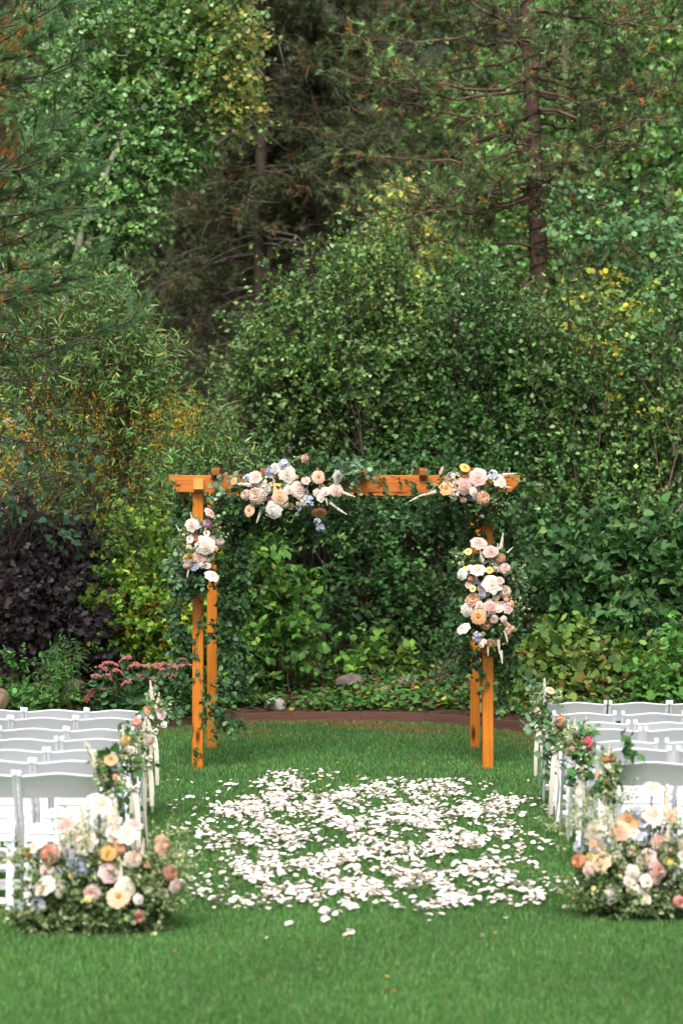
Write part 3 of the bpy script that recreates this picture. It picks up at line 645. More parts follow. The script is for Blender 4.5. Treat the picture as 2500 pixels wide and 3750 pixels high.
# stems seen in the hollow
st = empty('bare_shrub', ground_at(1480, 27.3), 0, 'leaning bare grey trunks crossing the dark hollow behind the arch', 'shrub')
b = Bag()
for pts, r0, r1 in (([(1500, 2480), (1440, 2330), (1380, 2180), (1330, 2000), (1300, 1850), (1250, 1700)], .055, .02), ([(1540, 2470), (1460, 2280), (1420, 2120), (1350, 1990), (1230, 1880)], .04, .012), ([(1480, 2470), (1340, 2240), (1240, 2180), (1120, 2120)], .018, .006),
                    ([(1500, 2470), (1500, 2300), (1540, 2100), (1530, 1950), (1560, 1820)], .03, .012), ([(1400, 2230), (1290, 2170), (1180, 2120)], .012, .005), ([(1620, 2480), (1640, 2250), (1600, 2050), (1640, 1880)], .025, .01),
                    ([(1700, 2480), (1690, 2250), (1720, 2050), (1700, 1900)], .03, .014), ([(1580, 2470), (1610, 2250), (1550, 2080)], .014, .006)):
    p = np.array([at(x, y, 27.4 + rng.uniform(-.3, .3)) for x, y in pts]); tt = np.linspace(0, len(p) - 1, 16); q = np.stack([np.interp(tt, range(len(p)), p[:, k]) for k in range(3)], -1)
    q += rng.normal(0, .015, q.shape); V, Q = tubes(q[None], r0, r1, 7); b.add(V, Q)
    qq = np.repeat(q[4:14:2], 2, 0); s = polyline(qq, rand_unit(len(qq)) + np.array([0, -.1, .5]), rng.uniform(.3, .8, len(qq)), 6, .02, .2); V, Q = tubes(s, r1 * .5, .003, 4); b.add(V, Q)
bagobj(b, 'stem', M_GREY, st, smooth=True)
# dark backing shrub rows behind the hollow
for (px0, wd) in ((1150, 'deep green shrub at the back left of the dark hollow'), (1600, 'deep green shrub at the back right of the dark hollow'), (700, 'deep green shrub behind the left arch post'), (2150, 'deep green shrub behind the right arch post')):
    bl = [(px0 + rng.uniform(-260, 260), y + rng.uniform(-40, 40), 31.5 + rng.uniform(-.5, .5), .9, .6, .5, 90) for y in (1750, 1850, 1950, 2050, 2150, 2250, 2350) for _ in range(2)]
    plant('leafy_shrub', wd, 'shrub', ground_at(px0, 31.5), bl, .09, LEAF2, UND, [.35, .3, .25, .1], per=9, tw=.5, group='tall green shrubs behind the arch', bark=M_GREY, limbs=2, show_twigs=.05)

# --- left: willow, golden willow, ninebarks
WIL = [[.10, .215, .060], [.15, .28, .09], [.060, .14, .040], [.24, .36, .18], [.34, .28, .05]]
plant('willow_shrub', 'tall green willow shrub with long narrow leaves at the left', 'shrub', ground_at(380, 26.6),
      [(420, 1170, 26.5, .25, .4, .3, 50), (350, 1230, 26.5, .4, .5, .4, 100), (470, 1310, 26.5, .3, .5, .3, 80), (260, 1300, 26.5, .6, .5, .5, 170), (420, 1400, 26.5, .6, .6, .45, 170), (520, 1440, 26.5, .3, .5, .3, 70), (120, 1400, 26.6, .6, .5, .6, 130), (300, 1560, 26.5, .65, .5, .45, 90),
       (500, 1560, 26.5, .5, .5, .4, 75), (130, 1650, 26.6, .6, .5, .5, 70), (580, 1680, 26.5, .35, .4, .35, 42), (380, 1720, 26.5, .6, .5, .4, 60), (200, 1820, 26.5, .6, .5, .4, 50), (480, 1850, 26.5, .5, .5, .35, 40), (330, 1950, 26.5, .6, .5, .3, 90), (60, 1200, 26.8, .5, .5, .5, 120)],
      .105, WILLOW, WIL, [.36, .29, .2, .1, .05], per=11, tw=.55, mat=M_GLOSS, bark=M_TWIG, stem_r=.014, nstem=2, upb=1.0, limbs=10, bow=.12, show_twigs=.6)
plant('willow_shrub', 'smaller willow shrub with narrow leaves rising behind the left arch post', 'shrub', ground_at(760, 26.2),
      [(770, 1600, 26.2, .18, .3, .25, 34), (720, 1680, 26.2, .3, .4, .25, 55), (800, 1720, 26.2, .3, .4, .25, 65), (700, 1760, 26.2, .3, .4, .3, 60), (640, 1850, 26, .3, .4, .35, 70), (600, 1960, 26, .3, .4, .35, 60)],
      .10, WILLOW, WIL, [.34, .28, .22, .1, .06], per=11, tw=.5, mat=M_GLOSS, bark=M_TWIG, stem_r=.012, upb=1.0, show_twigs=.6)
plant('willow_shrub', 'golden yellow willow glowing behind the green willow at the left', 'shrub', ground_at(450, 29.4),
      [(300, 1600, 29.4, .9, .6, .6, 190), (480, 1660, 29.4, .7, .6, .5, 200), (650, 1740, 29.4, .5, .6, .5, 170), (560, 1780, 29.4, .8, .6, .5, 170), (380, 1800, 29.4, .9, .6, .5, 170), (640, 1620, 29.4, .3, .5, .25, 50), (150, 1700, 29.4, .7, .6, .6, 130), (800, 1740, 29.4, .3, .5, .3, 60), (730, 1800, 29.4, .5, .5, .5, 110), (450, 1950, 29.4, 1.0, .6, .3, 120)],
      .12, WILLOW, [[.66, .44, .04], [.50, .34, .04], [.75, .54, .09], [.30, .27, .06]], [.4, .3, .15, .15], per=10, tw=.6, mat=M_FAR, upb=1.0, bark=M_TWIG)
plant('cottonwood_sapling', 'grey green round leaves on thin stems in front of the willow at the left edge', 'tree', ground_at(100, 24.5),
      [(120, 1640, 24, .3, .3, .3, 12), (230, 1750, 24, .3, .3, .3, 12), (80, 1800, 24, .35, .3, .4, 16), (160, 1880, 24.2, .3, .3, .25, 14)],
      .075, HEART, [[.06, .14, .085], [.045, .11, .06], [.1, .18, .10]], None, per=6, tw=.4, stem_r=.010, nstem=1)
PUR = [[.040, .030, .044], [.060, .046, .064], [.024, .018, .026], [.10, .08, .105], [.12, .04, .035]]
plant('ninebark_shrub', 'dark purple leaved ninebark shrub at the left behind the chairs', 'shrub', ground_at(170, 24.6),
      [(50, 1960, 24.8, .4, .4, .3, 90), (160, 2040, 24.8, .35, .4, .3, 90), (60, 2100, 24.6, .5, .5, .4, 170), (260, 2080, 24.8, .45, .4, .35, 130), (180, 2200, 24.5, .6, .5, .4, 230), (310, 2200, 24.8, .35, .4, .35, 100), (60, 2300, 24.3, .5, .5, .4, 190), (240, 2330, 24.4, .6, .5, .4, 220), (370, 2350, 24.8, .3, .4, .3, 80), (130, 2430, 24.4, .6, .4, .25, 130), (330, 2420, 24.6, .4, .4, .25, 90)],
      .062, LOBED, PUR, [.36, .28, .22, .11, .03], per=9, tw=.38, upb=.6, stem_r=.012, limbs=8)
NB = [[.13, .28, .045], [.18, .34, .055], [.08, .18, .035], [.30, .36, .05]]
nb = plant('ninebark_shrub', 'bright yellow green ninebark shrub with amber seed heads left of the arch', 'shrub', ground_at(520, 24.6),
      [(480, 2000, 24.7, .3, .3, .35, 50), (570, 2080, 24.7, .4, .4, .4, 90), (420, 2160, 24.6, .3, .4, .3, 60), (500, 2220, 24.5, .5, .4, .3, 120), (640, 2200, 24.7, .4, .4, .35, 90), (400, 2270, 24.5, .35, .4, .25, 70), (560, 2310, 24.5, .45, .4, .3, 110), (640, 2360, 24.6, .35, .4, .3, 70), (520, 2400, 24.5, .4, .4, .3, 70), (700, 2080, 24.8, .3, .3, .4, 60)],
      .055, LOBED, NB, [.35, .3, .2, .15], per=9, tw=.36, upb=.6, stem_r=.010)
b = Bag()
pp = np.concatenate([at(x, y, 24.25) + rng.normal(0, .13, (26, 3)) * np.array([1.3, .8, .8]) for x, y in ((420, 2180), (480, 2230), (540, 2260), (600, 2230), (380, 2260), (620, 2300), (500, 2310))])
q = np.repeat(pp, 7, 0) + rng.normal(0, .012, (len(pp) * 7, 3))
V, T, C = leaves(q, rand_unit(len(q)), rand_unit(len(q)), np.full(len(q), .016), ROUND, palette(len(q), [[.40, .24, .04], [.3, .15, .03]], None, .2)); b.add(V, T, C)
bagobj(b, 'seed_head', M_LEAF, nb, 'stuff')

# --- mid understorey
SNB = [[.075, .165, .035], [.11, .22, .045], [.045, .11, .026], [.19, .26, .05]]
plant('dogwood_shrub', 'leafy light green shrub filling the lower left of the arch opening', 'shrub', ground_at(980, 25.8),
      [(900, 1980, 25.8, .4, .4, .4, 60), (980, 2080, 25.8, .4, .4, .35, 60), (880, 2150, 25.6, .5, .4, .35, 80), (1030, 2220, 25.8, .4, .4, .3, 60), (900, 2300, 25.5, .5, .4, .3, 80), (1010, 2340, 25.6, .45, .4, .28, 70), (880, 2400, 25.4, .4, .4, .25, 60), (1060, 2420, 25.7, .3, .3, .2, 30)],
      .095, LEAF4, SNB, [.38, .2, .36, .06], per=7, tw=.34, stem_r=.010, upb=.15, limbs=6, dens=.85)
plant('dogwood_shrub', 'low light green leafy plant beside the middle rock under the arch', 'shrub', ground_at(1390, 25.6),
      [(1310, 2430, 26.2, .15, .2, .12, 12), (1400, 2420, 26.2, .3, .3, .15, 26), (1350, 2380, 26.2, .12, .2, .12, 8)],
      .10, LEAF4, SNB, [.35, .4, .17, .08], per=7, tw=.28, stem_r=.006, upb=.2, limbs=3)
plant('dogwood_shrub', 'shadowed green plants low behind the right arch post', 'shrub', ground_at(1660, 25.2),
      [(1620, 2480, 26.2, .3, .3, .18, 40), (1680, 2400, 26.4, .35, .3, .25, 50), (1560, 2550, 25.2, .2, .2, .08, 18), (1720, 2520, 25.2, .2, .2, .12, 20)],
      .055, LEAF4, UND, [.35, .2, .4, .05], per=7, tw=.25, stem_r=.006)  # darker leaf colours stand in for shadow on these plants
plant('hydrangea_shrub', 'low shrub of pale yellow green round leaves to the right of the right arch post', 'shrub', ground_at(1950, 24.4),
      [(1830, 2480, 24.6, .25, .25, .3, 45), (1900, 2560, 24.2, .3, .25, .2, 50), (1980, 2480, 24.4, .35, .3, .25, 65), (2060, 2400, 24.8, .35, .3, .3, 60), (2080, 2540, 24, .3, .25, .2, 50), (2200, 2450, 24.4, .35, .3, .25, 60), (1960, 2620, 23.9, .25, .2, .1, 26), (2260, 2550, 24, .35, .25, .2, 50), (2350, 2450, 24.2, .3, .25, .2, 40)],
      .088, ROUND, [[.12, .20, .045], [.075, .145, .035], [.19, .25, .07], [.22, .14, .05]], [.36, .38, .19, .07], per=7, tw=.26, stem_r=.007, upb=.5, limbs=4)
plant('lilac_shrub', 'dense shrub of large dark green heart shaped leaves behind the right chairs', 'shrub', ground_at(2330, 25),
      [(2100, 2150, 25.6, .45, .4, .45, 110), (2200, 2030, 25.6, .5, .4, .45, 120), (2330, 2120, 25.4, .5, .4, .45, 130), (2450, 2020, 25.4, .45, .4, .45, 120), (2180, 2300, 25.3, .4, .4, .35, 90), (2330, 2330, 25, .5, .4, .35, 120), (2450, 2250, 25, .4, .4, .4, 110), (2400, 2470, 24.7, .45, .3, .3, 90), (2480, 2520, 24.4, .3, .3, .25, 60), (2500, 2100, 25.3, .3, .3, .5, 60), (2270, 2430, 24.9, .3, .3, .25, 50)],
      .105, HEART, [[.048, .125, .045], [.07, .155, .055], [.032, .088, .033], [.12, .20, .06]], [.38, .27, .27, .08], per=7, tw=.34, mat=M_LEAF, stem_r=.010, upb=.15, limbs=5)
plant('maple_shrub', 'bright green lobed leaves at the right edge above the nearest right chairs', 'shrub', ground_at(2470, 23.5),
      [(2440, 2500, 23.4, .3, .25, .2, 60), (2490, 2420, 23.4, .25, .25, .25, 50), (2480, 2580, 23.2, .25, .2, .15, 40)],
      .075, LOBED, [[.09, .24, .05], [.12, .28, .06], [.06, .16, .04]], None, per=7, tw=.25, stem_r=.006)

# sedums (stalks, fleshy leaves, flat flower heads)
def sedum(label, heads, d, hc, lc, hs=.055, group=None, fan=.16, lsize=.075):
    cx = np.mean([h[0] for h in heads]); base = ground_at(cx, d); root = empty('sedum_plant', base, 0, label, 'plant', group)
    st_ = Bag(); lf = Bag(); heads_o = []
    proto = [head_mesh(hs, s) for s in range(3)]
    for i, (px, py) in enumerate(heads):
        dd = d + rng.uniform(-.22, .1); e = at(px, py, dd); b0 = np.array(base) + [(e[0] - base[0]) * .45 + rng.normal(0, .03), dd - d, 0.02]
        pl = curve_to(b0, e, 8, .06); V, Q = tubes(pl[None], .006, .004, 5); st_.add(V, Q)
        put_leaves(lf, pl[None], 22, lsize, ROUND, lc, None, .18, t0=.1, spread=1.1)
        o = link('flower_head', proto[i % 3], M_HEAD[hc], root); o.location = Vector(e) - root.location; o.rotation_euler = (rng.normal(0, .15) + .15, rng.normal(0, .2), rng.uniform(0, 6))
        s = rng.uniform(.65, 1.1); o.scale = (s, s, s * 1.2)
    bagobj(st_, 'stem', M_STEM, root); bagobj(lf, 'foliage', M_LEAF, root, 'stuff')
def head_mesh(s, seed):
    r = np.random.default_rng(seed); n = 70
    a = r.uniform(0, 2 * np.pi, n); q = np.sqrt(r.uniform(0, 1, n)) * (1 + .25 * np.sin(a * 3 + seed)) 
    pos = np.stack([np.cos(a) * q * s * 1.25, np.sin(a) * q * s * 1.25, (1 - q ** 2) * s * .38 + r.normal(0, .003, n)], -1)
    bm = bmesh.new()
    for p_ in pos:
        bmesh.ops.create_icosphere(bm, subdivisions=1, radius=s * .15, matrix=Matrix.Translation(Vector(p_)))
    me = bpy.data.meshes.new('flower_head'); bm.to_mesh(me); bm.free(); return me
M_HEAD = {'pink': simple('sedum_pink', (.60, .20, .21), .8, .2, col2=(.42, .12, .13), scale=60), 'rust': simple('sedum_rust', (.24, .07, .04), .85, .2, col2=(.09, .03, .02), scale=60),
          'rose': simple('sedum_rose', (.45, .06, .12), .8, .2, col2=(.28, .04, .07), scale=60)}
SL = [[.085, .19, .085], [.065, .15, .065], [.12, .24, .11]]
sedum('sedum with many dusty pink flower heads left of the arch', [(375, 2448), (350, 2478), (400, 2435), (432, 2460), (410, 2482), (462, 2415), (492, 2438), (528, 2444), (505, 2482), (540, 2490), (413, 2526), (350, 2532), (378, 2528), (466, 2500), (335, 2552)], 23.5, 'pink', SL, hs=.06)
sedum('smaller clump of dusty pink sedum beside the left arch post', [(575, 2440), (600, 2435), (625, 2438), (640, 2450), (605, 2455), (665, 2420), (670, 2440), (615, 2475), (595, 2445)], 24.0, 'pink', SL, hs=.06)
sedum('tall sedum with rusty brown flower heads to the right of the right arch post', [(1925, 2365), (1955, 2385), (2005, 2390), (1900, 2400), (1990, 2410), (2045, 2375), (1885, 2425), (1965, 2425), (2070, 2410), (1950, 2350)], 25.2, 'rust', [[.2, .27, .07], [.13, .2, .05]])
sedum('tall sedum with rusty brown flower heads behind the front right chairs', [(2090, 2440), (2140, 2445), (2135, 2470), (2160, 2400), (2250, 2395), (2220, 2420), (2290, 2410), (2400, 2370), (2430, 2385), (2380, 2400)], 24.9, 'rust', [[.16, .24, .06], [.11, .18, .05]])
sedum('small clump of rose pink flower heads at the foot of the right arch post', [(1715, 2502), (1830, 2483), (1862, 2508), (1845, 2515), (1765, 2505)], 24.6, 'rose', SL, hs=.035)
# low green plants behind the left chairs
plant('bedding_plant', 'bright green upright bedding plant behind the left chairs in front of the purple shrub', 'plant', ground_at(210, 23.4),
      [(240, 2440, 23.4, .15, .15, .16, 34), (200, 2490, 23.3, .14, .2, .12, 26), (220, 2550, 23.2, .2, .2, .08, 26)], .07, WILLOW, [[.10, .26, .07], [.08, .19, .05]], None, per=12, tw=.22, stem_r=.004, upb=1.0)
plant('bedding_plant', 'trailing plant with small round green leaves at the left edge behind the chairs', 'plant', ground_at(60, 23.2),
      [(60, 2460, 23.2, .14, .1, .18, 22), (30, 2570, 23.1, .3, .2, .12, 40), (100, 2580, 23.0, .3, .2, .08, 30)], .055, ROUND, [[.09, .22, .06], [.06, .15, .045]], None, per=7, tw=.2, stem_r=.004)
plant('bedding_plant', 'dark green leafy perennial filling the bed behind the left arch post', 'plant', ground_at(720, 24.6),
      [(640, 2560, 24.5, .2, .2, .12, 30), (690, 2500, 24.6, .22, .2, .25, 50), (690, 2580, 24.4, .25, .2, .15, 45), (800, 2540, 24.9, .3, .2, .15, 40), (640, 2600, 24.2, .3, .2, .1, 40), (800, 2450, 25.2, .3, .3, .3, 50)], .09, LEAF4, [[.05, .12, .04], [.035, .09, .03]], None, per=8, tw=.25, stem_r=.005, upb=.5)

# ground cover across the bed
n = 15000
x = rng.uniform(-3.4, 3.6, n); dd = edge_d(x) + .12 + rng.gamma(1.6, .9, n) * .8
nz = np.sin(x * 3.3 + 1.3 * np.sin(dd * 4)) + np.sin(dd * 5.1 - x * 2)
ok = nz + rng.normal(0, .8, n) > -.5; x, dd = x[ok], dd[ok]; n = len(x)
pos = np.stack([x, dd, bed_z(x, dd) + rng.uniform(0, .10, n)], -1)
c = palette(n, [[.06, .15, .035], [.09, .2, .045], [.035, .09, .025], [.30, .24, .03], [.30, .09, .02], [.13, .07, .03]], [.38, .2, .28, .06, .02, .06], .25)
gb = Bag(); V, T, C = leaves(pos, unit(rand_unit(n) * np.array([1, 1, .25])), unit(np.array([0, -.3, 1.]) + rng.normal(0, .5, (n, 3))), rng.uniform(.03, .075, n), ROUND, c); gb.add(V, T, C)
P(bagobj(gb, 'ground_cover', M_LEAF, kind='stuff'), 'low green ground cover with scattered yellow and orange leaves in the bed', 'ground cover')

# rocks
def rock(label, px, py, d, sx, sy, sz, mat, seed):
    r = random.Random(seed); bm = bmesh.new(); bmesh.ops.create_icosphere(bm, subdivisions=4, radius=1)
    fr = [(Vector([r.gauss(0, 1) for _ in range(3)]).normalized(), r.uniform(.6, .92)) for _ in range(9)]
    for v in bm.verts:
        for nrm, k in fr:
            t_ = v.co.dot(nrm)
            if t_ > k: v.co -= nrm * (t_ - k) * .9
        v.co += v.co.normalized() * .02 * math.sin(v.co.x * 9 + v.co.y * 7 + v.co.z * 11)
        v.co = Vector((v.co.x * sx, v.co.y * sy, v.co.z * sz))
    me = bpy.data.meshes.new('rock'); bm.to_mesh(me); bm.free()
    for p_ in me.polygons: p_.use_smooth = True
    o = link('rock', me, mat); o.location = tuple(at(px, py, d)); o.rotation_euler = (0, 0, r.uniform(0, 6)); P(o, label, 'rock')
rock('small pale grey rock just behind the brown edging under the arch', 1006, 2584, 24.78, .115, .08, .085, M_ROCKP, 1)
rock('greyish brown rock in the leaves under the middle of the arch', 1280, 2500, 25.7, .17, .12, .10, M_ROCKB, 3)
rock('large dark brown rock right of centre in the shade under the arch', 1490, 2510, 25.7, .22, .16, .13, M_ROCKB, 5)
rock('small brown rock beside the large dark one under the arch', 1410, 2532, 25.3, .10, .09, .06, M_ROCKB, 6)
rock('tiny pale stone beside the brown edging', 1058, 2606, 24.8, .035, .03, .022, M_ROCKP, 8)
rock('tan rock at the left edge behind the chairs', -6, 2562, 22.6, .10, .10, .11, simple('tan_rock', (.30, .21, .14), .9, .2, col2=(.15, .1, .07), scale=12, bump=.8), 9)
rock('dark rounded rock behind the left chairs below the purple shrub', 275, 2520, 23.7, .12, .12, .10, M_ROCKB, 11)

# timber edging of the bed
eb = empty('bed_edging', (.14, 24.6, 0), 0, 'curved low edging of reddish brown boards between lawn and garden bed', 'edging')
def rbox(sx, sy, sz, bev=.004, seg=2):
    bm = bmesh.new(); bmesh.ops.create_cube(bm, size=1)
    for v in bm.verts: v.co = Vector((v.co.x * sx, v.co.y * sy, v.co.z * sz))
    if bev: bmesh.ops.bevel(bm, geom=list(bm.edges), offset=bev, segments=seg, affect='EDGES')
    return bm
def bm_obj(name, bm, mat, parent=None, smooth=False):
    me = bpy.data.meshes.new(name); bm.to_mesh(me); bm.free()
    if smooth:
        for p_ in me.polygons: p_.use_smooth = True
    return link(name, me, mat, parent)
bxs = [-4.4, -3.4, -2.6, -1.8, -1.2, -.5, .2, .85, 1.35, 1.9, 2.5, 3.2, 4.2]
for i, (a, b_) in enumerate(zip(bxs[:-1], bxs[1:])):
    p0 = np.array([a, edge_d(a)]); p1 = np.array([b_, edge_d(b_)]); L_ = np.linalg.norm(p1 - p0)
    o = bm_obj('board', rbox(L_ - .006, .038, .15, .003), M_BOARD, eb)
    o.location = ((p0[0] + p1[0]) / 2 - eb.location.x, (p0[1] + p1[1]) / 2 - eb.location.y, .027 + rng.uniform(-.006, .006)); o.rotation_euler = (0, 0, math.atan2(p1[1] - p0[1], p1[0] - p0[0]))

# ------------------------------------------------------------------ the arch
YF, YR = 20.185 + .045, 21.886 + .045
arch = empty('wedding_arch', (0, 20.9, 0), 0, 'orange stained timber wedding arch on four posts', 'arch')
def apart(name, bm, mat, loc, rot=(0, 0, 0)):
    o = bm_obj(name, bm, mat, arch); o.location = (loc[0], loc[1] - 20.9, loc[2]); o.rotation_euler = rot; return o
for x, y, h in ((-1.197, YF, 2.31), (1.220, YF, 2.31), (-1.172, YR, 2.30), (1.212, YR, 2.30)):
    apart('post', rbox(.089, .089, h + .05, .006), M_WZ, (x, y, h / 2 - .025), (0, R(rng.uniform(-.15, .15)), R(rng.uniform(-3, 3))))
def beam_bm(x0, x1, h, t, cut=.075):
    bm = bmesh.new(); z = h / 2
    prof = [(x0, z), (x1, z), (x1, z - h * .40), (x1 - cut, -z), (x0 + cut, -z), (x0, z - h * .35)]
    f = [bm.verts.new((a, -t / 2, c)) for a, c in prof]; k = [bm.verts.new((a, t / 2, c)) for a, c in prof]
    bm.faces.new(f); bm.faces.new(k[::-1])
    for i in range(6): bm.faces.new((f[(i + 1) % 6], f[i], k[i], k[(i + 1) % 6]))
    bmesh.ops.recalc_face_normals(bm, faces=bm.faces[:]); bmesh.ops.bevel(bm, geom=list(bm.edges), offset=.003, segments=1, affect='EDGES'); return bm
apart('beam', beam_bm(-1.438, 1.484, .142, .040), M_WX, (0, YF - .067, 2.379))
apart('beam', beam_bm(-1.438, 1.484, .142, .040), M_WX, (0, YF + .067, 2.379))
apart('beam', beam_bm(-1.40, 1.46, .142, .040), M_WX, (0, YR - .067, 2.355))
apart('beam', beam_bm(-1.40, 1.46, .142, .040), M_WX, (0, YR + .067, 2.355))
def rafter_bm():
    bm = bmesh.new(); t = .066; y0, y1 = YF - .155, YR + .155
    prof = [(y0 + .075, .06), (y0, .033), (y0, -.002), (y0 + .035, -.035), (y0 + .06, -.035), (y0 + .062, 0), (y0 + .20, 0), (y0 + .202, -.035), (y1 - .20, -.035), (y1 - .198, 0), (y1 - .062, 0), (y1 - .06, -.035), (y1 - .035, -.035), (y1, -.002), (y1, .033), (y1 - .075, .06)]
    f = [bm.verts.new((-t / 2, a, c)) for a, c in prof]; k = [bm.verts.new((t / 2, a, c)) for a, c in prof]; n = len(prof)
    bm.faces.new(f); bm.faces.new(k[::-1])
    for i in range(n): bm.faces.new((f[(i + 1) % n], f[i], k[i], k[(i + 1) % n]))
    bmesh.ops.recalc_face_normals(bm, faces=bm.faces[:]); bmesh.ops.triangulate(bm, faces=[q for q in bm.faces if len(q.verts) > 4]); return bm
for x in (-1.045, -.642, -.215, .176, .68, 1.08):
    apart('rafter', rafter_bm(), M_WY, (x, 0, 2.452))
for x in (-1.188, 1.262):
    apart('end_block', rbox(.086, .05, .098, .006), M_WEND, (x, YF - .067 - .046, 2.377))
for x, y in ((-1.197, YF), (1.220, YF)):
    for dz in (-.03, .03):
        bm = bmesh.new(); bmesh.ops.create_cone(bm, cap_ends=True, segments=10, radius1=.007, radius2=.006, depth=.008)
        apart('bolt', bm, M_BOLT, (x + .05 * (1 if x > 0 else 1) + (-.1 if x > 0 else 0), YF - .091, 2.379 + dz), (R(90), 0, 0))

# ------------------------------------------------------------------ flower meshes (face +Z, diameter 1)
def petal_patch(fn, nu=5, nv=4):
    u = np.linspace(-1, 1, nu); v = np.linspace(0, 1, nv); U, Vv = np.meshgrid(u, v, indexing='ij')
    Pn = fn(U, Vv).reshape(-1, 3); i = np.arange(nu - 1)[:, None] * nv + np.arange(nv - 1)[None, :]
    Q = np.stack([i, i + nv, i + nv + 1, i + 1], -1).reshape(-1, 4)
    return Pn, Q
def rotz(Pn, a): c, s = math.cos(a), math.sin(a); return Pn @ np.array([[c, s, 0], [-s, c, 0], [0, 0, 1]])
def fl_mesh(name, bag):
    V = np.concatenate(bag.V); T = np.concatenate(bag.T); return npmesh(name, V, T, np.concatenate(bag.C), True)
def rose_mesh(seed, rings=7, openness=1.0):
    r = np.random.default_rng(seed); b = Bag()
    Rk = np.linspace(.06, .5, rings); Hk = np.linspace(.38, .15, rings); n = [3, 3, 4, 5, 6, 7, 7][:rings]
    for k in range(rings):
        for j in range(n[k]):
            a0 = 2 * np.pi * (j + r.uniform(-.12, .12)) / n[k] + k * 1.1; hw = np.pi / n[k] * (1.35 if k else 1.5); Rr = Rk[k] * r.uniform(.93, 1.06); H = Hk[k] * r.uniform(.92, 1.08); q = k / (rings - 1)
            tw = r.uniform(-.05, .05); pt = r.uniform(.0, .14) * q
            def fn(U, Vv):
                top = 1 - .14 * U ** 2 + pt * np.exp(-(U * 3.5) ** 2)
                v = Vv * top; rad = .02 + (Rr - .02) * v ** (.55 + .5 * q) * (1 + .04 * np.sin(U * 5 + j))
                z = H * np.sin(np.clip(v, 0, 1.1) * np.pi / 2 * (1 - .12 * q)) - .16 * q * np.clip(v - .72, 0, 1) * 1.6
                th = a0 + U * hw * (.55 + .45 * v) + tw
                return np.stack([np.cos(th) * rad, np.sin(th) * rad, z + .012 * np.sin(U * 7 + k)], -1)
            Pn, Q = petal_patch(fn, 6, 5); C = np.zeros((len(Pn), 3)); vv = np.tile(np.linspace(0, 1, 5), 6)
            C[:, 0] = np.clip((1 - q) * .6 + (1 - vv) * .3 - .12, 0, 1); b.add(Pn, Q, C)
    bm = bmesh.new(); bmesh.ops.create_icosphere(bm, subdivisions=2, radius=1)
    V = np.array([v.co[:] for v in bm.verts]) * [.26, .26, .33] + [0, 0, .02]; T = np.array([[v.index for v in f.verts] for f in bm.faces]); bm.free(); C = np.zeros((len(V), 3)); C[:, 0] = .45; b.add(V, T, C)
    return fl_mesh('rose', b)
def dahlia_mesh(seed, rings=6, counts=(7, 9, 12, 14, 16, 18), pompon=0.0, wide=1.0, centre=.0, tipin=1.0):
    r = np.random.default_rng(seed); b = Bag()
    for k in range(rings):
        q = (k + 1) / rings; el = (1 - q) * 1.25 + pompon * .2
        for j in range(counts[k]):
            a0 = 2 * np.pi * (j + .5 * (k % 2) + r.uniform(-.15, .15)) / counts[k]; L_ = .5 * (.28 + .72 * q) * r.uniform(.9, 1.06); w = (.052 + .055 * q) * wide
            e = el + r.uniform(-.1, .1)
            def fn(U, Vv):
                s = np.sin(np.clip(Vv * .92 + .08, 0, 1) * np.pi) ** .6
                y = Vv * L_; bend = e - Vv * .5 * q
                rad = .03 + y * np.cos(bend * .9); z = .10 * (1 - q) + y * np.sin(bend) + .03 * np.abs(U) * (1 - Vv) + pompon * .12 * (1 - q * q)
                wx = U * w * s
                return np.stack([rad, wx, z], -1)
            Pn, Q = petal_patch(fn, 3, 4); Pn = rotz(Pn, a0); C = np.zeros((len(Pn), 3)); C[:, 0] = np.clip(tipin * (1 - q) * .6 + (1 - np.tile(np.linspace(0, 1, 4), 3)) * .45, 0, 1); b.add(Pn, Q, C)
    return fl_mesh('dahlia', b)
def add_dome(b, rad, h, z0):
    bm = bmesh.new(); bmesh.ops.create_icosphere(bm, subdivisions=2, radius=1)
    V = np.array([v.co[:] for v in bm.verts]) * [rad, rad, h] + [0, 0, z0]; bm.faces.ensure_lookup_table(); T = np.array([[v.index for v in f.verts] for f in bm.faces]); bm.free()
    C = np.zeros((len(V), 3)); C[:, 1] = 1; b.add(V, T, C)
def zinnia_mesh(seed, rings=3, n=13, cen=.11):
    r = np.random.default_rng(seed); b = Bag()
    for k in range(rings):
        q = (k + 1) / rings
        for j in range(n - (rings - 1 - k) * 2):
            nn = n - (rings - 1 - k) * 2; a0 = 2 * np.pi * (j + .5 * k) / nn + r.uniform(-.06, .06); L_ = .5 * (.5 + .5 * q) * r.uniform(.93, 1.03); w = np.pi / nn * L_ * 1.05
            dz = (1 - q) * .09 + r.uniform(-.01, .01)
            def fn(U, Vv):
                rad = .06 + (L_ - .06) * Vv; s = .45 + .55 * np.sin(np.clip(Vv * 1.0, 0, 1) * 2.2); z = dz + .10 * np.sin(Vv * 2.6) - .03 * U ** 2
                return np.stack([rad * (1 - .10 * U ** 2 * Vv), U * w * s, z], -1)
            Pn, Q = petal_patch(fn, 4, 4); Pn = rotz(Pn, a0); C = np.zeros((len(Pn), 3)); C[:, 0] = np.clip(.9 - np.tile(np.linspace(0, 1, 4), 4) * 1.3, 0, 1) * .9; b.add(Pn, Q, C)
    return fl_mesh('zinnia', b)
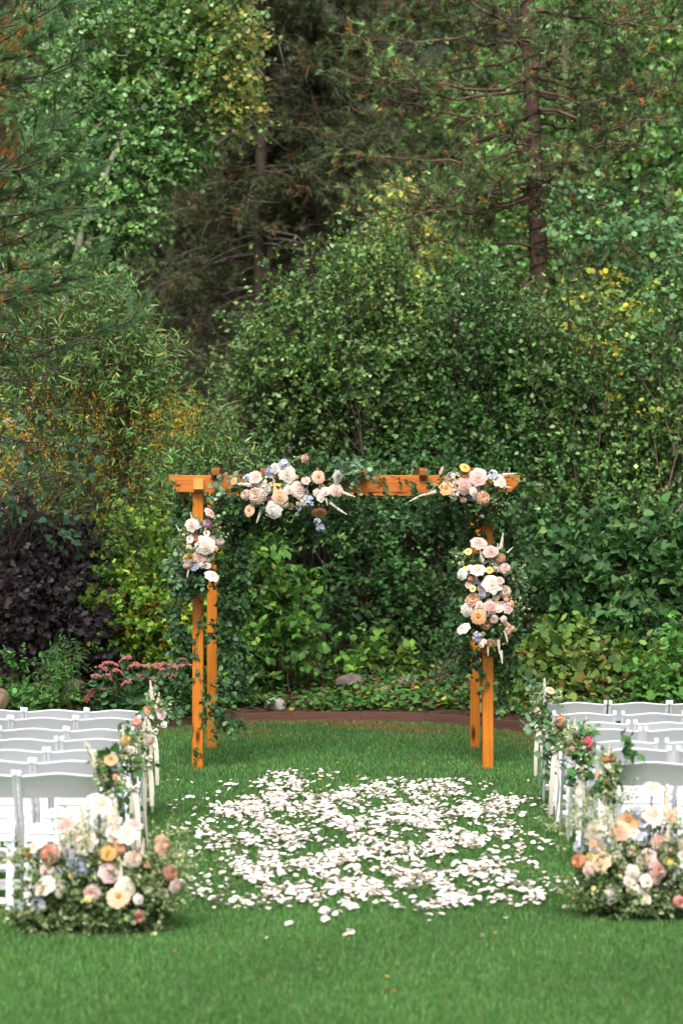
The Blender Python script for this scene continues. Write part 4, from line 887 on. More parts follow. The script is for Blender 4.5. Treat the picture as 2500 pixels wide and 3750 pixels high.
def cluster_mesh(name, seed, n, fr, pet=5, dome=True, spike=False, seg=.0):
    """many small florets: dome (hydrangea, delphinium) or spike along +Y (stock)"""
    r = np.random.default_rng(seed); b = Bag()
    for i in range(n):
        if spike:
            t = i / n; a = i * 2.4; rad = .13 * (1 - t * .72); c = np.array([math.cos(a) * rad, -.5 + t, math.sin(a) * rad]); nrm = unit(np.array([math.cos(a), .35, math.sin(a)])); s = fr * (1 - .6 * t)
        else:
            u = unit(r.normal(size=3) + [0, 0, .6]); u[2] = abs(u[2]); c = u * [.42, .42, .22]; nrm = unit(u + r.normal(0, .3, 3)); s = fr * r.uniform(.8, 1.2)
        x = unit(np.cross(nrm, [.3, .2, .9])); y = np.cross(nrm, x)
        for j in range(pet):
            a = 2 * np.pi * j / pet + r.uniform(-.2, .2); d1 = np.cos(a) * x + np.sin(a) * y; d2 = np.cross(nrm, d1); l = s * r.uniform(.85, 1.1)
            V = np.array([c, c + d1 * l * .6 + d2 * l * .42 + nrm * l * .15, c + d1 * l + nrm * l * r.uniform(-.1, .35), c + d1 * l * .6 - d2 * l * .42 + nrm * l * .15])
            b.add(V, np.array([[0, 1, 2], [0, 2, 3]]), np.array([[.45, .25, 0]] + [[0, 0, 0]] * 3))
    return fl_mesh(name, b)
_db = Bag(); add_dome(_db, .11, .06, .12); CEN_M = fl_mesh('flower_centre', _db)
M_CEN = simple('flower_centre', (.50, .27, .03), .9, .1, col2=(.28, .11, .02), scale=60)
FM = {'rose': [rose_mesh(1), rose_mesh(2), rose_mesh(3)], 'mini': [rose_mesh(7, 4), rose_mesh(8, 4)],
      'dahlia': [dahlia_mesh(1, wide=1.15), dahlia_mesh(2)], 'pompon': [dahlia_mesh(5, pompon=1.0, wide=1.3), dahlia_mesh(6, pompon=1.0, wide=1.25)],
      'daisy': [dahlia_mesh(9, 4, (12, 16, 18, 20), wide=1.0, centre=.07, tipin=.2)], 'zinnia': [zinnia_mesh(1), zinnia_mesh(2, 4)], 'cosmos': [zinnia_mesh(4, 1, 9, .13)],
      'carnation': [dahlia_mesh(12, pompon=.8, wide=1.7), dahlia_mesh(13, pompon=.8, wide=1.8)],
      'hydrangea': [cluster_mesh('hydrangea', 1, 34, .14, 4), cluster_mesh('hydrangea', 2, 30, .15, 4)], 'delphinium': [cluster_mesh('delphinium', 3, 11, .26), cluster_mesh('delphinium', 4, 9, .28)],
      'stock': [cluster_mesh('stock', 5, 30, .19, 5, spike=True), cluster_mesh('stock', 6, 28, .2, 5, spike=True)]}
FC = {'cream': (.84, .77, .69), 'ivory': (.84, .81, .70), 'white': (.80, .78, .76), 'blush': (.82, .67, .62), 'pink': (.80, .58, .55), 'dusty': (.72, .51, .48), 'mauve': (.75, .57, .57), 'lilac': (.74, .50, .63),
      'peach': (.80, .45, .25), 'palepeach': (.80, .56, .40), 'coral': (.86, .44, .30), 'salmon': (.88, .54, .43), 'orange': (.86, .44, .16), 'gold': (.82, .50, .14), 'yellow': (.80, .62, .18), 'lemon': (.80, .70, .30), 'rust': (.60, .25, .16),
      'tan': (.76, .54, .38), 'blue': (.50, .56, .78), 'paleblue': (.58, .65, .80), 'hot': (.78, .08, .20), 'redpink': (.78, .38, .38), 'green': (.45, .55, .2)}
NAMES = {'rose': 'rose', 'mini': 'spray_rose', 'dahlia': 'dahlia', 'pompon': 'pompon_dahlia', 'daisy': 'dahlia', 'zinnia': 'zinnia', 'cosmos': 'cosmos_flower', 'carnation': 'carnation', 'hydrangea': 'hydrangea_head', 'delphinium': 'delphinium', 'stock': 'stock_spike'}
def orient(d, roll):
    q = Vector(d).to_track_quat('Z', 'Y'); return (q @ Euler((0, 0, roll)).to_quaternion()).to_euler()
def flower(parent, kind, colr, pos, dia, face=(0, -1, .15), roll=None, jitter=.25, axis=None):
    me = random.choice(FM[kind]); o = link(NAMES[kind], me, M_PETAL, parent)
    c = FC[colr]; k = random.uniform(.94, 1.05); o.color = (min(c[0] * k, .9), min(c[1] * k, .9), min(c[2] * k, .9), 1)
    o.location = Vector(pos) - parent.location
    if kind == 'stock' and axis is not None:
        y = Vector(axis).normalized(); x = y.cross(Vector((0, -1, .01))).normalized(); z = x.cross(y); m = Matrix((x, y, z)).transposed(); o.rotation_euler = m.to_euler(); dia *= .76; o.scale = (dia * .6, dia, dia * .6)
    else:
        f = Vector(face) + Vector([random.gauss(0, jitter) for _ in range(3)]); o.rotation_euler = orient(f, random.uniform(0, 6.28) if roll is None else roll); o.scale = (dia,) * 3
    if kind in ('zinnia', 'cosmos', 'daisy'): q = link('flower_centre', CEN_M, M_CEN, o); q.scale = (.8, .8, 1) if kind == 'daisy' else (1, 1, 1); q.location = (0, 0, .06 if kind == 'daisy' else 0)
    return o

VAR = [[.26, .32, .16], [.14, .22, .09], [.42, .46, .28], [.08, .14, .05]]
SMI = [[.045, .115, .038], [.032, .085, .030], [.075, .16, .055], [.022, .06, .022]]
EUC = [[.13, .22, .13], [.17, .27, .17], [.09, .17, .10]]

def sprig(fol, stm, c, r, n, L, size, tpl, cols, per=8, upb=.1, w=None):
    pl = blob_twigs(c, r, n, L, upb, wob=.2, fill=.75); put_leaves(fol, pl, per, size, tpl, cols, w, .2, spread=.9)
    V, Q = tubes(pl, size * .05, size * .03, 3); stm.add(V, Q)

def spray(name, label, cat, off, d, flowers, greens, cx, cy):
    """off: function mapping the noted coordinates to photo pixels"""
    root = empty(name, at(cx, cy, d), 0, label, cat)
    fol = Bag(); stm = Bag()
    cxm = np.mean([off(f[2], f[3])[0] for f in flowers]); cym = np.mean([off(f[2], f[3])[1] for f in flowers])
    for kind, colr, x, y, dia, *rest in flowers:
        px, py, s = off(x, y, dia); w = s * d / F
        dd = d - .19 - random.uniform(.0, .09) + (.05 if dia * 1.0 < 60 else 0)
        fx = (px - cxm) / 220 * .8; fz = -(py - cym) / 220 * .5 + .15
        ax = rest[0] if rest and kind == 'stock' else None
        face = rest[0] if rest and kind != 'stock' else (fx, -1, fz)
        if kind == 'stock' and ax is None: ax = (fx * 2, -.2, fz * 2)
        p = at(px, py, dd)
        flower(root, kind, colr, p, w * 1.24, face, axis=ax, jitter=.18)
        V, Q = tubes(np.array([[p, p + [random.uniform(-.02, .02), .05, -.03], np.array(at(px * .6 + cxm * .4, py * .6 + cym * .4, d))]]), .0035, .003, 4); stm.add(V, Q)
    for x, y, rx, rz, n, kindg in greens:
        px, py, s = off(x, y, 1)
        c = at(px, py, d - .10); sc = d / F
        r = (rx * sc, .06, rz * sc)
        if kindg == 'var': sprig(fol, stm, c, r, n, .11, .026, LEAF4, VAR, per=11)
        elif kindg == 'smi': sprig(fol, stm, c, r, n, .16, .052, LEAF4, SMI, per=6)
        elif kindg == 'euc': sprig(fol, stm, c, r, n, .16, .045, ROUND, EUC, per=7)
        elif kindg == 'fine': sprig(fol, stm, c, r, n, .15, .018, LEAF4, [[.16, .22, .08], [.10, .15, .05], [.3, .34, .16]], per=14)
    bagobj(fol, 'foliage', M_LEAF, root, 'stuff'); bagobj(stm, 'stem', M_STEM, root)
    return root

A = lambda x, y, s=1: (600 + x / 2.24, 1640 + y / 2.24, s / 2.24)
Bq = lambda x, y, s=1: (1250 + x / 2.24, 1640 + y / 2.24, s / 2.24)
Cq = lambda x, y, s=1: (620 + x / 5.88, 1840 + y / 5.88, s / 5.88)
Dq = lambda x, y, s=1: (1640 + x / 4.523, 1920 + y / 4.523, s / 4.523)
GA = lambda x, y, s=1: (x * .4677, 2400 + y * .4677, s * .4677)
GB = lambda x, y, s=1: (1850 + x * .4464, 2400 + y * .4464, s * .4464)
DW = YF - .12
spray('flower_spray', 'large spray of blush roses and blue delphinium on the left half of the beam', 'flowers', A, DW, [
    ('rose', 'blush', 750, 245, 98), ('rose', 'blush', 915, 172, 82), ('delphinium', 'blue', 865, 192, 75), ('delphinium', 'blue', 985, 135, 78), ('rose', 'cream', 1008, 215, 122), ('zinnia', 'peach', 575, 275, 60, (-.6, -1, .2)),
    ('stock', 'white', 645, 298, 150, (-1, -.1, .1)), ('dahlia', 'blush', 755, 390, 155), ('dahlia', 'blush', 668, 385, 95, (-.7, -1, 0)), ('rose', 'blush', 780, 305, 72), ('hydrangea', 'ivory', 850, 285, 110), ('hydrangea', 'white', 835, 345, 90), ('zinnia', 'gold', 945, 340, 88),
    ('rose', 'palepeach', 955, 400, 112), ('mini', 'cream', 1018, 305, 68), ('rose', 'blush', 1020, 345, 64), ('mini', 'peach', 1045, 265, 42), ('rose', 'blush', 1108, 340, 122), ('zinnia', 'orange', 1075, 385, 55), ('pompon', 'dusty', 868, 427, 58), ('rose', 'white', 903, 508, 124, (0, -1, -.2)),
    ('zinnia', 'tan', 705, 515, 88), ('cosmos', 'lemon', 1037, 480, 54), ('stock', 'white', 783, 552, 140, (-.35, -.2, -1)), ('delphinium', 'blue', 1185, 435, 72), ('delphinium', 'blue', 1100, 500, 55), ('hydrangea', 'ivory', 1130, 440, 80), ('carnation', 'cream', 990, 460, 72),
    ('pompon', 'pink', 1158, 88, 66, (.1, -1, .5)), ('zinnia', 'salmon', 1265, 242, 96), ('rose', 'white', 1415, 240, 98, (.7, -.7, .3)), ('rose', 'blush', 1165, 270, 62), ('mini', 'cream', 1258, 368, 62), ('mini', 'cream', 1322, 360, 62), ('mini', 'cream', 1230, 402, 52), ('mini', 'cream', 1285, 410, 60), ('mini', 'blush', 1295, 328, 52),
    ('rose', 'blush', 1405, 348, 92, (.5, -1, 0)), ('zinnia', 'rust', 1275, 525, 106, (0, -.8, -.9)), ('stock', 'white', 1520, 385, 110, (1, -.1, -.35)), ('stock', 'white', 1400, 480, 90, (1, -.1, -.75)), ('stock', 'white', 1465, 525, 90, (1, -.1, -.6)), ('stock', 'white', 1335, 445, 60, (.2, -.2, -1)), ('delphinium', 'paleblue', 1260, 600, 44), ('delphinium', 'blue', 1285, 650, 58),
    ('delphinium', 'paleblue', 675, 240, 50), ('mini', 'palepeach', 1080, 240, 36)],
    [(750, 330, 60, 35, 26, 'var'), (920, 300, 60, 40, 40, 'var'), (1150, 420, 60, 40, 40, 'var'), (1000, 380, 150, 60, 60, 'smi'), (800, 480, 100, 50, 50, 'smi'), (1250, 350, 80, 50, 40, 'smi'), (1450, 230, 50, 20, 26, 'euc'), (1500, 180, 50, 14, 18, 'euc'), (640, 280, 40, 15, 10, 'euc'), (480, 400, 28, 14, 10, 'euc'), (1200, 180, 60, 30, 22, 'smi'), (1050, 110, 60, 14, 8, 'fine'), (900, 250, 40, 40, 20, 'fine')], 1040, 1800)
spray('flower_spray', 'spray of pink roses and peach zinnia on the right corner of the arch beam', 'flowers', Bq, DW, [
    ('zinnia', 'salmon', 820, 190, 66, (-.9, -.5, .3)), ('zinnia', 'gold', 1008, 165, 74), ('hydrangea', 'white', 915, 255, 112), ('hydrangea', 'blush', 890, 250, 70), ('rose', 'pink', 1115, 245, 126), ('rose', 'dusty', 998, 315, 120), ('zinnia', 'peach', 857, 335, 104), ('rose', 'ivory', 1290, 275, 98, (.3, -.8, .7)),
    ('delphinium', 'paleblue', 1245, 222, 66), ('mini', 'white', 1212, 240, 44), ('mini', 'cream', 1075, 360, 64), ('mini', 'cream', 1118, 350, 56), ('mini', 'cream', 1090, 412, 50), ('dahlia', 'palepeach', 1165, 412, 118), ('hydrangea', 'ivory', 925, 380, 84), ('pompon', 'pink', 1000, 425, 58), ('delphinium', 'paleblue', 1042, 400, 56), ('delphinium', 'paleblue', 1100, 320, 48),
    ('stock', 'white', 725, 372, 110, (-1, -.1, -.3)), ('stock', 'white', 650, 392, 80, (-1, -.1, -.3)), ('stock', 'ivory', 585, 425, 80, (-1, -.1, -.5)), ('stock', 'white', 1380, 215, 110, (1, -.1, .1)), ('stock', 'ivory', 1350, 320, 90, (1, -.1, -.15)), ('delphinium', 'paleblue', 1150, 560, 30)],
    [(1170, 330, 40, 30, 34, 'var'), (1240, 440, 30, 30, 30, 'var'), (800, 310, 22, 20, 14, 'var'), (1000, 460, 60, 20, 20, 'var'), (1050, 400, 100, 50, 40, 'smi'), (850, 400, 60, 40, 30, 'smi'), (1200, 480, 60, 40, 40, 'smi'), (1320, 250, 40, 16, 14, 'fine')], 1720, 1810)
spray('flower_spray', 'spray of roses with coral dahlia and yellow zinnia on the left front post', 'flowers', Cq, DW, [
    ('rose', 'pink', 855, 240, 230, (.5, -.6, .7)), ('rose', 'blush', 495, 495, 245), ('pompon', 'lilac', 825, 450, 200), ('cosmos', 'ivory', 805, 665, 125), ('pompon', 'coral', 592, 780, 200), ('zinnia', 'white', 450, 790, 165), ('rose', 'cream', 775, 925, 350), ('rose', 'dusty', 660, 1170, 290), ('zinnia', 'gold', 415, 1200, 205), ('carnation', 'white', 1090, 850, 190),
    ('carnation', 'blush', 930, 790, 140), ('mini', 'peach', 985, 985, 100), ('mini', 'peach', 940, 1100, 88), ('mini', 'tan', 430, 985, 120), ('carnation', 'ivory', 840, 1230, 140), ('rose', 'white', 810, 1330, 170), ('delphinium', 'paleblue', 620, 575, 150), ('delphinium', 'blue', 560, 985, 120), ('delphinium', 'blue', 540, 1375, 190), ('carnation', 'blush', 380, 1330, 210),
    ('stock', 'ivory', 410, 1490, 260, (-.2, -.2, -1)), ('stock', 'white', 180, 545, 160, (-.5, -.1, .9)), ('stock', 'ivory', 475, 300, 190, (-.2, -.1, 1)), ('rose', 'white', 900, 1600, 270, (.2, -.7, .8)), ('stock', 'ivory', 790, 540, 200, (-.3, -.3, -.8)), ('hydrangea', 'ivory', 690, 1360, 120), ('mini', 'cream', 440, 870, 110), ('mini', 'green', 1180, 230, 60), ('mini', 'green', 1060, 290, 60), ('mini', 'green', 1010, 470, 60)],
    [(650, 700, 30, 40, 50, 'var'), (950, 620, 24, 18, 34, 'var'), (350, 900, 22, 20, 30, 'var'), (450, 1700, 22, 30, 40, 'euc'), (350, 1600, 20, 20, 24, 'var'), (700, 1000, 45, 60, 60, 'smi'), (600, 1500, 40, 40, 40, 'smi'), (250, 1300, 26, 30, 26, 'euc')], 740, 2000)
spray('flower_spray', 'long spray of roses, peach dahlias and yellow zinnias on the right front post', 'flowers', Dq, DW, [
    ('rose', 'pink', 495, 330, 225, (-.2, -.8, .6)), ('cosmos', 'lemon', 332, 455, 108), ('stock', 'white', 540, 500, 200, (-.2, -.3, 1)), ('hydrangea', 'ivory', 590, 590, 130), ('rose', 'dusty', 695, 460, 190, (.1, -.8, .6)), ('carnation', 'palepeach', 860, 560, 175), ('dahlia', 'blush', 955, 730, 215), ('rose', 'cream', 490, 775, 215), ('zinnia', 'yellow', 682, 760, 110), ('zinnia', 'yellow', 275, 755, 96), ('rose', 'white', 240, 830, 160, (-.8, -.7, .2)),
    ('mini', 'blush', 365, 725, 96), ('delphinium', 'paleblue', 370, 805, 100), ('pompon', 'coral', 370, 905, 96), ('mini', 'blush', 440, 915, 90), ('rose', 'cream', 720, 1000, 262), ('rose', 'dusty', 845, 945, 140), ('daisy', 'blush', 945, 1110, 225), ('delphinium', 'blue', 440, 990, 130), ('cosmos', 'lemon', 408, 1068, 96), ('mini', 'blush', 335, 1000, 100), ('rose', 'dusty', 540, 1045, 120), ('delphinium', 'paleblue', 590, 1140, 140),
    ('dahlia', 'palepeach', 410, 1260, 280), ('rose', 'white', 320, 1410, 190), ('mini', 'cream', 790, 1205, 106), ('mini', 'blush', 520, 1330, 106), ('mini', 'cream', 505, 1410, 120), ('mini', 'cream', 835, 1400, 118), ('mini', 'cream', 705, 1265, 66), ('rose', 'pink', 685, 1395, 230), ('zinnia', 'orange', 790, 1310, 96), ('daisy', 'lilac', 905, 1330, 118), ('rose', 'mauve', 980, 1390, 165), ('mini', 'peach', 1020, 1230, 66), ('mini', 'peach', 1050, 1300, 70), ('mini', 'peach', 960, 1245, 60),
    ('zinnia', 'peach', 510, 1530, 235), ('dahlia', 'tan', 640, 1640, 255), ('pompon', 'blush', 755, 1580, 140), ('mini', 'blush', 915, 1570, 98), ('mini', 'palepeach', 950, 1645, 78), ('mini', 'palepeach', 1060, 1725, 82), ('mini', 'palepeach', 970, 1735, 66), ('mini', 'palepeach', 1005, 1785, 70), ('mini', 'palepeach', 1000, 1680, 66), ('rose', 'white', 265, 1740, 205, (-.5, -.7, .5)),
    ('delphinium', 'blue', 480, 1825, 90), ('delphinium', 'blue', 530, 1870, 80), ('delphinium', 'blue', 470, 1905, 90), ('mini', 'cream', 590, 1945, 88), ('mini', 'cream', 550, 1990, 88), ('mini', 'blush', 500, 1925, 76), ('rose', 'tan', 715, 1960, 165, (0, -.7, -.5)), ('stock', 'ivory', 840, 2040, 240, (.1, -.1, -1)), ('stock', 'ivory', 885, 2210, 220, (.1, -.1, -1)),
    ('stock', 'ivory', 890, 270, 260, (.15, -.1, 1)), ('stock', 'ivory', 820, 400, 180, (0, -.2, 1)), ('hydrangea', 'ivory', 740, 660, 120), ('hydrangea', 'white', 790, 740, 110), ('cosmos', 'green', 575, 1815, 66), ('stock', 'ivory', 660, 2100, 160, (0, -.1, -1)), ('stock', 'ivory', 960, 1860, 200, (.2, -.1, -1)), ('stock', 'ivory', 1030, 420, 140, (.6, -.1, .6)), ('rose', 'dusty', 780, 1130, 90)],
    [(620, 680, 45, 40, 50, 'var'), (600, 1230, 40, 40, 44, 'var'), (1080, 880, 24, 24, 24, 'var'), (1080, 1440, 24, 24, 24, 'var'), (600, 1700, 60, 50, 30, 'var'), (300, 550, 30, 16, 16, 'var'), (650, 1000, 80, 90, 90, 'smi'), (600, 1600, 80, 70, 60, 'smi'), (1050, 900, 30, 26, 18, 'euc'), (850, 1750, 50, 40, 30, 'var')], 1790, 2180)

# ------------------------------------------------------------------ vines hung on the arch
def leaf_mesh(name, tpl):
    V, T = tpl; return npmesh(name, V, T, np.ones((len(V), 3)), True)
def vine_leaf_mat():
    m, nt, N, L, out = new_mat('vine_leaf'); oi = N.new('ShaderNodeObjectInfo')
    p = N.new('ShaderNodeBsdfPrincipled'); p.inputs['Roughness'].default_value = .38; p.inputs['Specular IOR Level'].default_value = .5; L.new(oi.outputs['Color'], p.inputs['Base Color'])
    t = N.new('ShaderNodeBsdfTranslucent'); L.new(oi.outputs['Color'], t.inputs['Color']); mx = N.new('ShaderNodeMixShader'); mx.inputs[0].default_value = .25
    L.new(p.outputs[0], mx.inputs[1]); L.new(t.outputs[0], mx.inputs[2]); L.new(mx.outputs[0], out.inputs['Surface']); return m
M_VLEAF = vine_leaf_mat(); VL = [leaf_mesh('leaf', LEAF4), leaf_mesh('leaf', (LEAF4[0] * [1.15, 1, 2.2], LEAF4[1]))]
def vine(label, strands, d, nleaf, size=.062, spread=.055, stuff=0, blobs=(), dy=.10, db=.0):
    root = empty('leafy_vine', at(strands[0][0][0], strands[0][0][1], d), 0, label, 'vine'); stm = Bag(); allp = []
    for pts in strands:
        p = np.array([at(q[0], q[1], d + (q[2] if len(q) > 2 else 0)) for q in pts]); tt = np.linspace(0, len(p) - 1, 8 * len(p)); q = np.stack([np.interp(tt, range(len(p)), p[:, k]) for k in range(3)], -1)
        q[1:] += np.cumsum(rng.normal(0, .006, q[1:].shape), 0) * .7; V, Q = tubes(q[None], .004, .0025, 4); stm.add(V, Q); allp.append(q)
    for (x, y, rx, rz, n) in blobs:
        pl = blob_twigs(at(x, y, d + db), (rx * d / F, dy, rz * d / F), n, .17, -.05, wob=.25, fill=.8, seg=5); V, Q = tubes(pl, .0022, .0015, 3); stm.add(V, Q)
        allp += list(pl)
    pts = np.concatenate([np.concatenate([q[:-1], unit(q[1:] - q[:-1])], 1) for q in allp]); wgt = np.linalg.norm(np.concatenate([q[1:] - q[:-1] for q in allp]), axis=1)
    tot = nleaf + stuff; idx = rng.choice(len(pts), tot, p=wgt / wgt.sum()); pos = pts[idx, :3] + rng.normal(0, .008, (tot, 3)); tan = pts[idx, 3:]
    side = unit(np.cross(tan, rand_unit(tot))); dr = unit(tan * .4 + side + np.array([0, -.25, -.35])); up = unit(np.array([0, -.8, .7]) + rng.normal(0, .5, (tot, 3))); sz = size * rng.uniform(.6, 1.25, tot); c = palette(tot, SMI, [.35, .28, .22, .15], .2)
    order = np.argsort(-sz)[:nleaf]; mask = np.zeros(tot, bool); mask[order] = True
    x, y, z = frame(dr, up)
    for i in order:
        o = link('leaf', VL[i % 2], M_VLEAF, root); s = float(sz[i]); m = Matrix((Vector(x[i]), Vector(y[i]), Vector(z[i]))).transposed()
        o.rotation_euler = m.to_euler(); o.scale = (s, s, s); o.location = Vector(pos[i]) - root.location; o.color = (*[float(q) for q in c[i]], 1)
    if (~mask).any():
        fb = Bag(); V, T, C = leaves(pos[~mask], dr[~mask], up[~mask], sz[~mask], LEAF4, c[~mask]); fb.add(V, T, C); bagobj(fb, 'foliage', M_GLOSS, root, 'stuff')
    bagobj(stm, 'stem', M_STEM, root)
vine('leafy green vine climbing the left posts of the arch', [
    [(760, 1800, .4), (740, 1950), (700, 2100), (740, 2250), (710, 2400), (745, 2560), (735, 2700)], [(700, 1830), (660, 1980), (680, 2130), (640, 2260), (680, 2400)], [(820, 1850, .8), (840, 2050, .8), (800, 2250, .8), (830, 2420, .6), (790, 2560, .8), (860, 2640, .5), (900, 2700, .3)],
    [(740, 2560), (800, 2620, .3), (840, 2650, .2), (880, 2690, .1)], [(690, 2480), (640, 2540), (610, 2600)], [(700, 2740), (735, 2760), (700, 2800)]], YF - .06, 290, size=.055, stuff=2000, db=.15,
    blobs=[(840, 1900, 70, 70, 60), (660, 1900, 36, 60, 26), (860, 2080, 50, 100, 64), (650, 2080, 30, 90, 34), (850, 2280, 48, 100, 56), (655, 2280, 30, 90, 30), (860, 2460, 42, 80, 34), (650, 2440, 26, 60, 14), (800, 2560, 34, 50, 14), (640, 2600, 30, 30, 8), (820, 2660, 40, 20, 9)])
vine('leafy green garland draped along the middle and underside of the arch beam', [
    [(780, 1770), (850, 1830), (950, 1850), (1100, 1880), (1250, 1860), (1400, 1840), (1550, 1850), (1700, 1840)], [(1280, 1710), (1330, 1740), (1380, 1730), (1420, 1790), (1400, 1840)], [(1430, 1745), (1500, 1752), (1600, 1758)], [(1490, 1770), (1530, 1800), (1515, 1840)]], YF - .13, 280, size=.054, stuff=1400, db=.12, dy=.07,
    blobs=[(830, 1875, 60, 30, 34), (960, 1900, 70, 40, 40), (1120, 1910, 70, 40, 40), (1280, 1885, 70, 34, 40), (1420, 1870, 60, 28, 30), (1370, 1765, 30, 26, 12), (1550, 1880, 60, 26, 30), (1660, 1880, 50, 36, 30), (1340, 1722, 60, 14, 18), (660, 1722, 40, 10, 6)])
vine('leafy green vine around the right posts of the arch and trailing to the right', [
    [(1800, 1850), (1750, 2000), (1800, 2150), (1760, 2300), (1790, 2400), (1740, 2450)], [(1850, 1850), (1900, 1950), (1870, 2150), (1900, 2300), (1850, 2400), (1830, 2520), (1840, 2620)], [(1700, 1900), (1680, 2050), (1700, 2200), (1680, 2300), (1720, 2420)], [(1830, 2420), (1880, 2450), (1900, 2500)], [(1730, 2430), (1770, 2490), (1740, 2530)]], YF - .06, 280, size=.055, stuff=1500, db=.16,
    blobs=[(1720, 1920, 40, 40, 26), (1860, 1900, 36, 60, 34), (1690, 2030, 36, 70, 30), (1870, 2080, 36, 100, 44), (1690, 2220, 34, 80, 28), (1870, 2300, 32, 80, 30), (1720, 2400, 44, 40, 26), (1840, 2430, 44, 50, 26), (1850, 2550, 22, 60, 12), (1880, 2000, 44, 70, 24)])

# ------------------------------------------------------------------ folding chairs (face +Y, seen from behind)
def bar(bm, p0, p1, wx, wy, bev=.005, round_top=False):
    """rectangular bar from p0 to p1: wx across x, wy across the other way"""
    p0 = Vector(p0); p1 = Vector(p1); d = p1 - p0; L_ = d.length; q = rbox(wx, wy, L_, bev, 2)
    z = d.normalized(); x = Vector((1, 0, 0)); x = (x - z * x.dot(z)).normalized(); y = z.cross(x); m = Matrix((x, y, z)).transposed().to_4x4(); m.translation = (p0 + p1) / 2
    me = bpy.data.meshes.new('t'); q.to_mesh(me); q.free(); me.transform(m); bm.from_mesh(me); bpy.data.meshes.remove(me)
def xbar(bm, x0, x1, y, z, wy, wz, bev=.004):
    q = rbox(x1 - x0, wy, wz, bev, 2); me = bpy.data.meshes.new('t'); q.to_mesh(me); q.free(); me.transform(Matrix.Translation(((x0 + x1) / 2, y, z))); bm.from_mesh(me); bpy.data.meshes.remove(me)
TOPY, FY = -.24, .18
def chair_parts():
    out_ = []
    uy = lambda z: TOPY + (FY - TOPY) * (.775 - z) / .775
    for s in (-1, 1):
        bm = bmesh.new(); bar(bm, (s * .207, FY, 0), (s * .207, TOPY, .765), .019, .040, .006)
        # rounded head that curls back
        g = bmesh.ops.create_cone(bm, cap_ends=True, segments=14, radius1=.020, radius2=.020, depth=.021); 
        for v in g['verts']:
            c = v.co.copy(); v.co = Vector((c.z + s * .207, c.x + TOPY - .001, c.y + .765))
        out_.append(('upright', bm, M_PLASTIC))
        bm = bmesh.new(); bar(bm, (s * .172, -.16, 0), (s * .172, -.095, .53), .040, .022, .006)
        g = bmesh.ops.create_cone(bm, cap_ends=True, segments=16, radius1=.020, radius2=.020, depth=.022)
        for v in g['verts']:
            c = v.co.copy(); v.co = Vector((c.x + s * .172, c.z - .095, c.y + .53))
        out_.append(('rear_leg', bm, M_PLASTIC))
    # backrest: gently arched curved panel with a thick rolled top edge
    nx = 17; bm = bmesh.new(); xs_ = np.linspace(-.199, .199, nx); rows = []
    for x in xs_:
        u = abs(x) / .199; top = .757 + .016 * (0.5 + 0.5 * math.cos(math.pi * u)) - (.003 if u > .93 else 0); bot = .628 + .004 * (1 - u * u); yb = -.018 * (1 - u * u)
        sec = []
        for z, t in ((bot, -.008), (bot + .01, -.0105), (top - .02, -.009), (top - .012, -.014), (top - .004, -.014), (top, -.006), (top, .006), (top - .006, .011), (bot, .008)):
            sec.append(bm.verts.new((x, uy(z) + yb + t, z)))
        rows.append(sec)
    k = len(rows[0])
    for a, b_ in zip(rows[:-1], rows[1:]):
        for j in range(k): bm.faces.new((a[j], b_[j], b_[(j + 1) % k], a[(j + 1) % k]))
    bm.faces.new(rows[0]); bm.faces.new(rows[-1][::-1]); bmesh.ops.recalc_face_normals(bm, faces=bm.faces[:]); out_.append(('backrest', bm, M_PLASTIC))
    # seat
    q = rbox(.372, .335, .026, .012, 3)
    for v in q.verts: v.co += Vector((0, .035, .436 + (.004 if v.co.z > 0 and abs(v.co.x) < .15 else 0)))
    out_.append(('seat_pad', q, M_VINYL))
    bm = bmesh.new(); xbar(bm, -.186, .186, -.128, .405, .022, .034); xbar(bm, -.186, .186, .198, .405, .022, .034)
    for s in (-1, 1): bar(bm, (s * .178, -.117, .405), (s * .178, .187, .405), .018, .034, .004)
    out_.append(('seat_frame', bm, M_PLASTIC))
    for zz, w in ((.10, .026), (.205, .018)):
        bm = bmesh.new(); xbar(bm, -.197, .197, uy(zz), zz, .016, w); out_.append(('stretcher', bm, M_PLASTIC))
    bm = bmesh.new(); xbar(bm, -.151, .151, -.152, .072, .018, .034); out_.append(('stretcher', bm, M_PLASTIC))
    bm = bmesh.new(); xbar(bm, -.151, .151, -.13, .25, .016, .022); out_.append(('stretcher', bm, M_PLASTIC))
    for s in (-1, 1):
        bm = bmesh.new(); bmesh.ops.create_cone(bm, cap_ends=True, segments=12, radius1=.008, radius2=.008, depth=.006)
        for v in bm.verts: c = v.co.copy(); v.co = Vector((c.z + s * .219, c.x + uy(.50), c.y + .50))
        out_.append(('rivet', bm, M_BOLT))
    return out_
def to_mesh(name, bm, mat):
    me = bpy.data.meshes.new(name); bm.to_mesh(me); bm.free(); me.materials.append(mat)
    for p_ in me.polygons: p_.use_smooth = True
    me.set_sharp_from_angle(angle=R(40)); return me
CH = [(n_, to_mesh(n_, bm, mt)) for n_, bm, mt in chair_parts()]
chair0 = empty('folding_chair', (0, 0, 0))
for n_, me in CH: link(n_, me, None, chair0)
kids = list(chair0.children); used = [False]
def chair(x, dtop, rz, label):
    if not used[0]: r = chair0; used[0] = True
    else:
        r = chair0.copy(); COL.objects.link(r)
        for c in kids: q = c.copy(); COL.objects.link(q); q.parent = r
    r.location = (x, dtop - TOPY, .004); r.rotation_euler = (0, 0, rz); P(r, label, 'chair', 'white folding chairs'); return r
ORD = ['front', 'second', 'third', 'fourth', 'fifth', 'sixth', 'nearest']
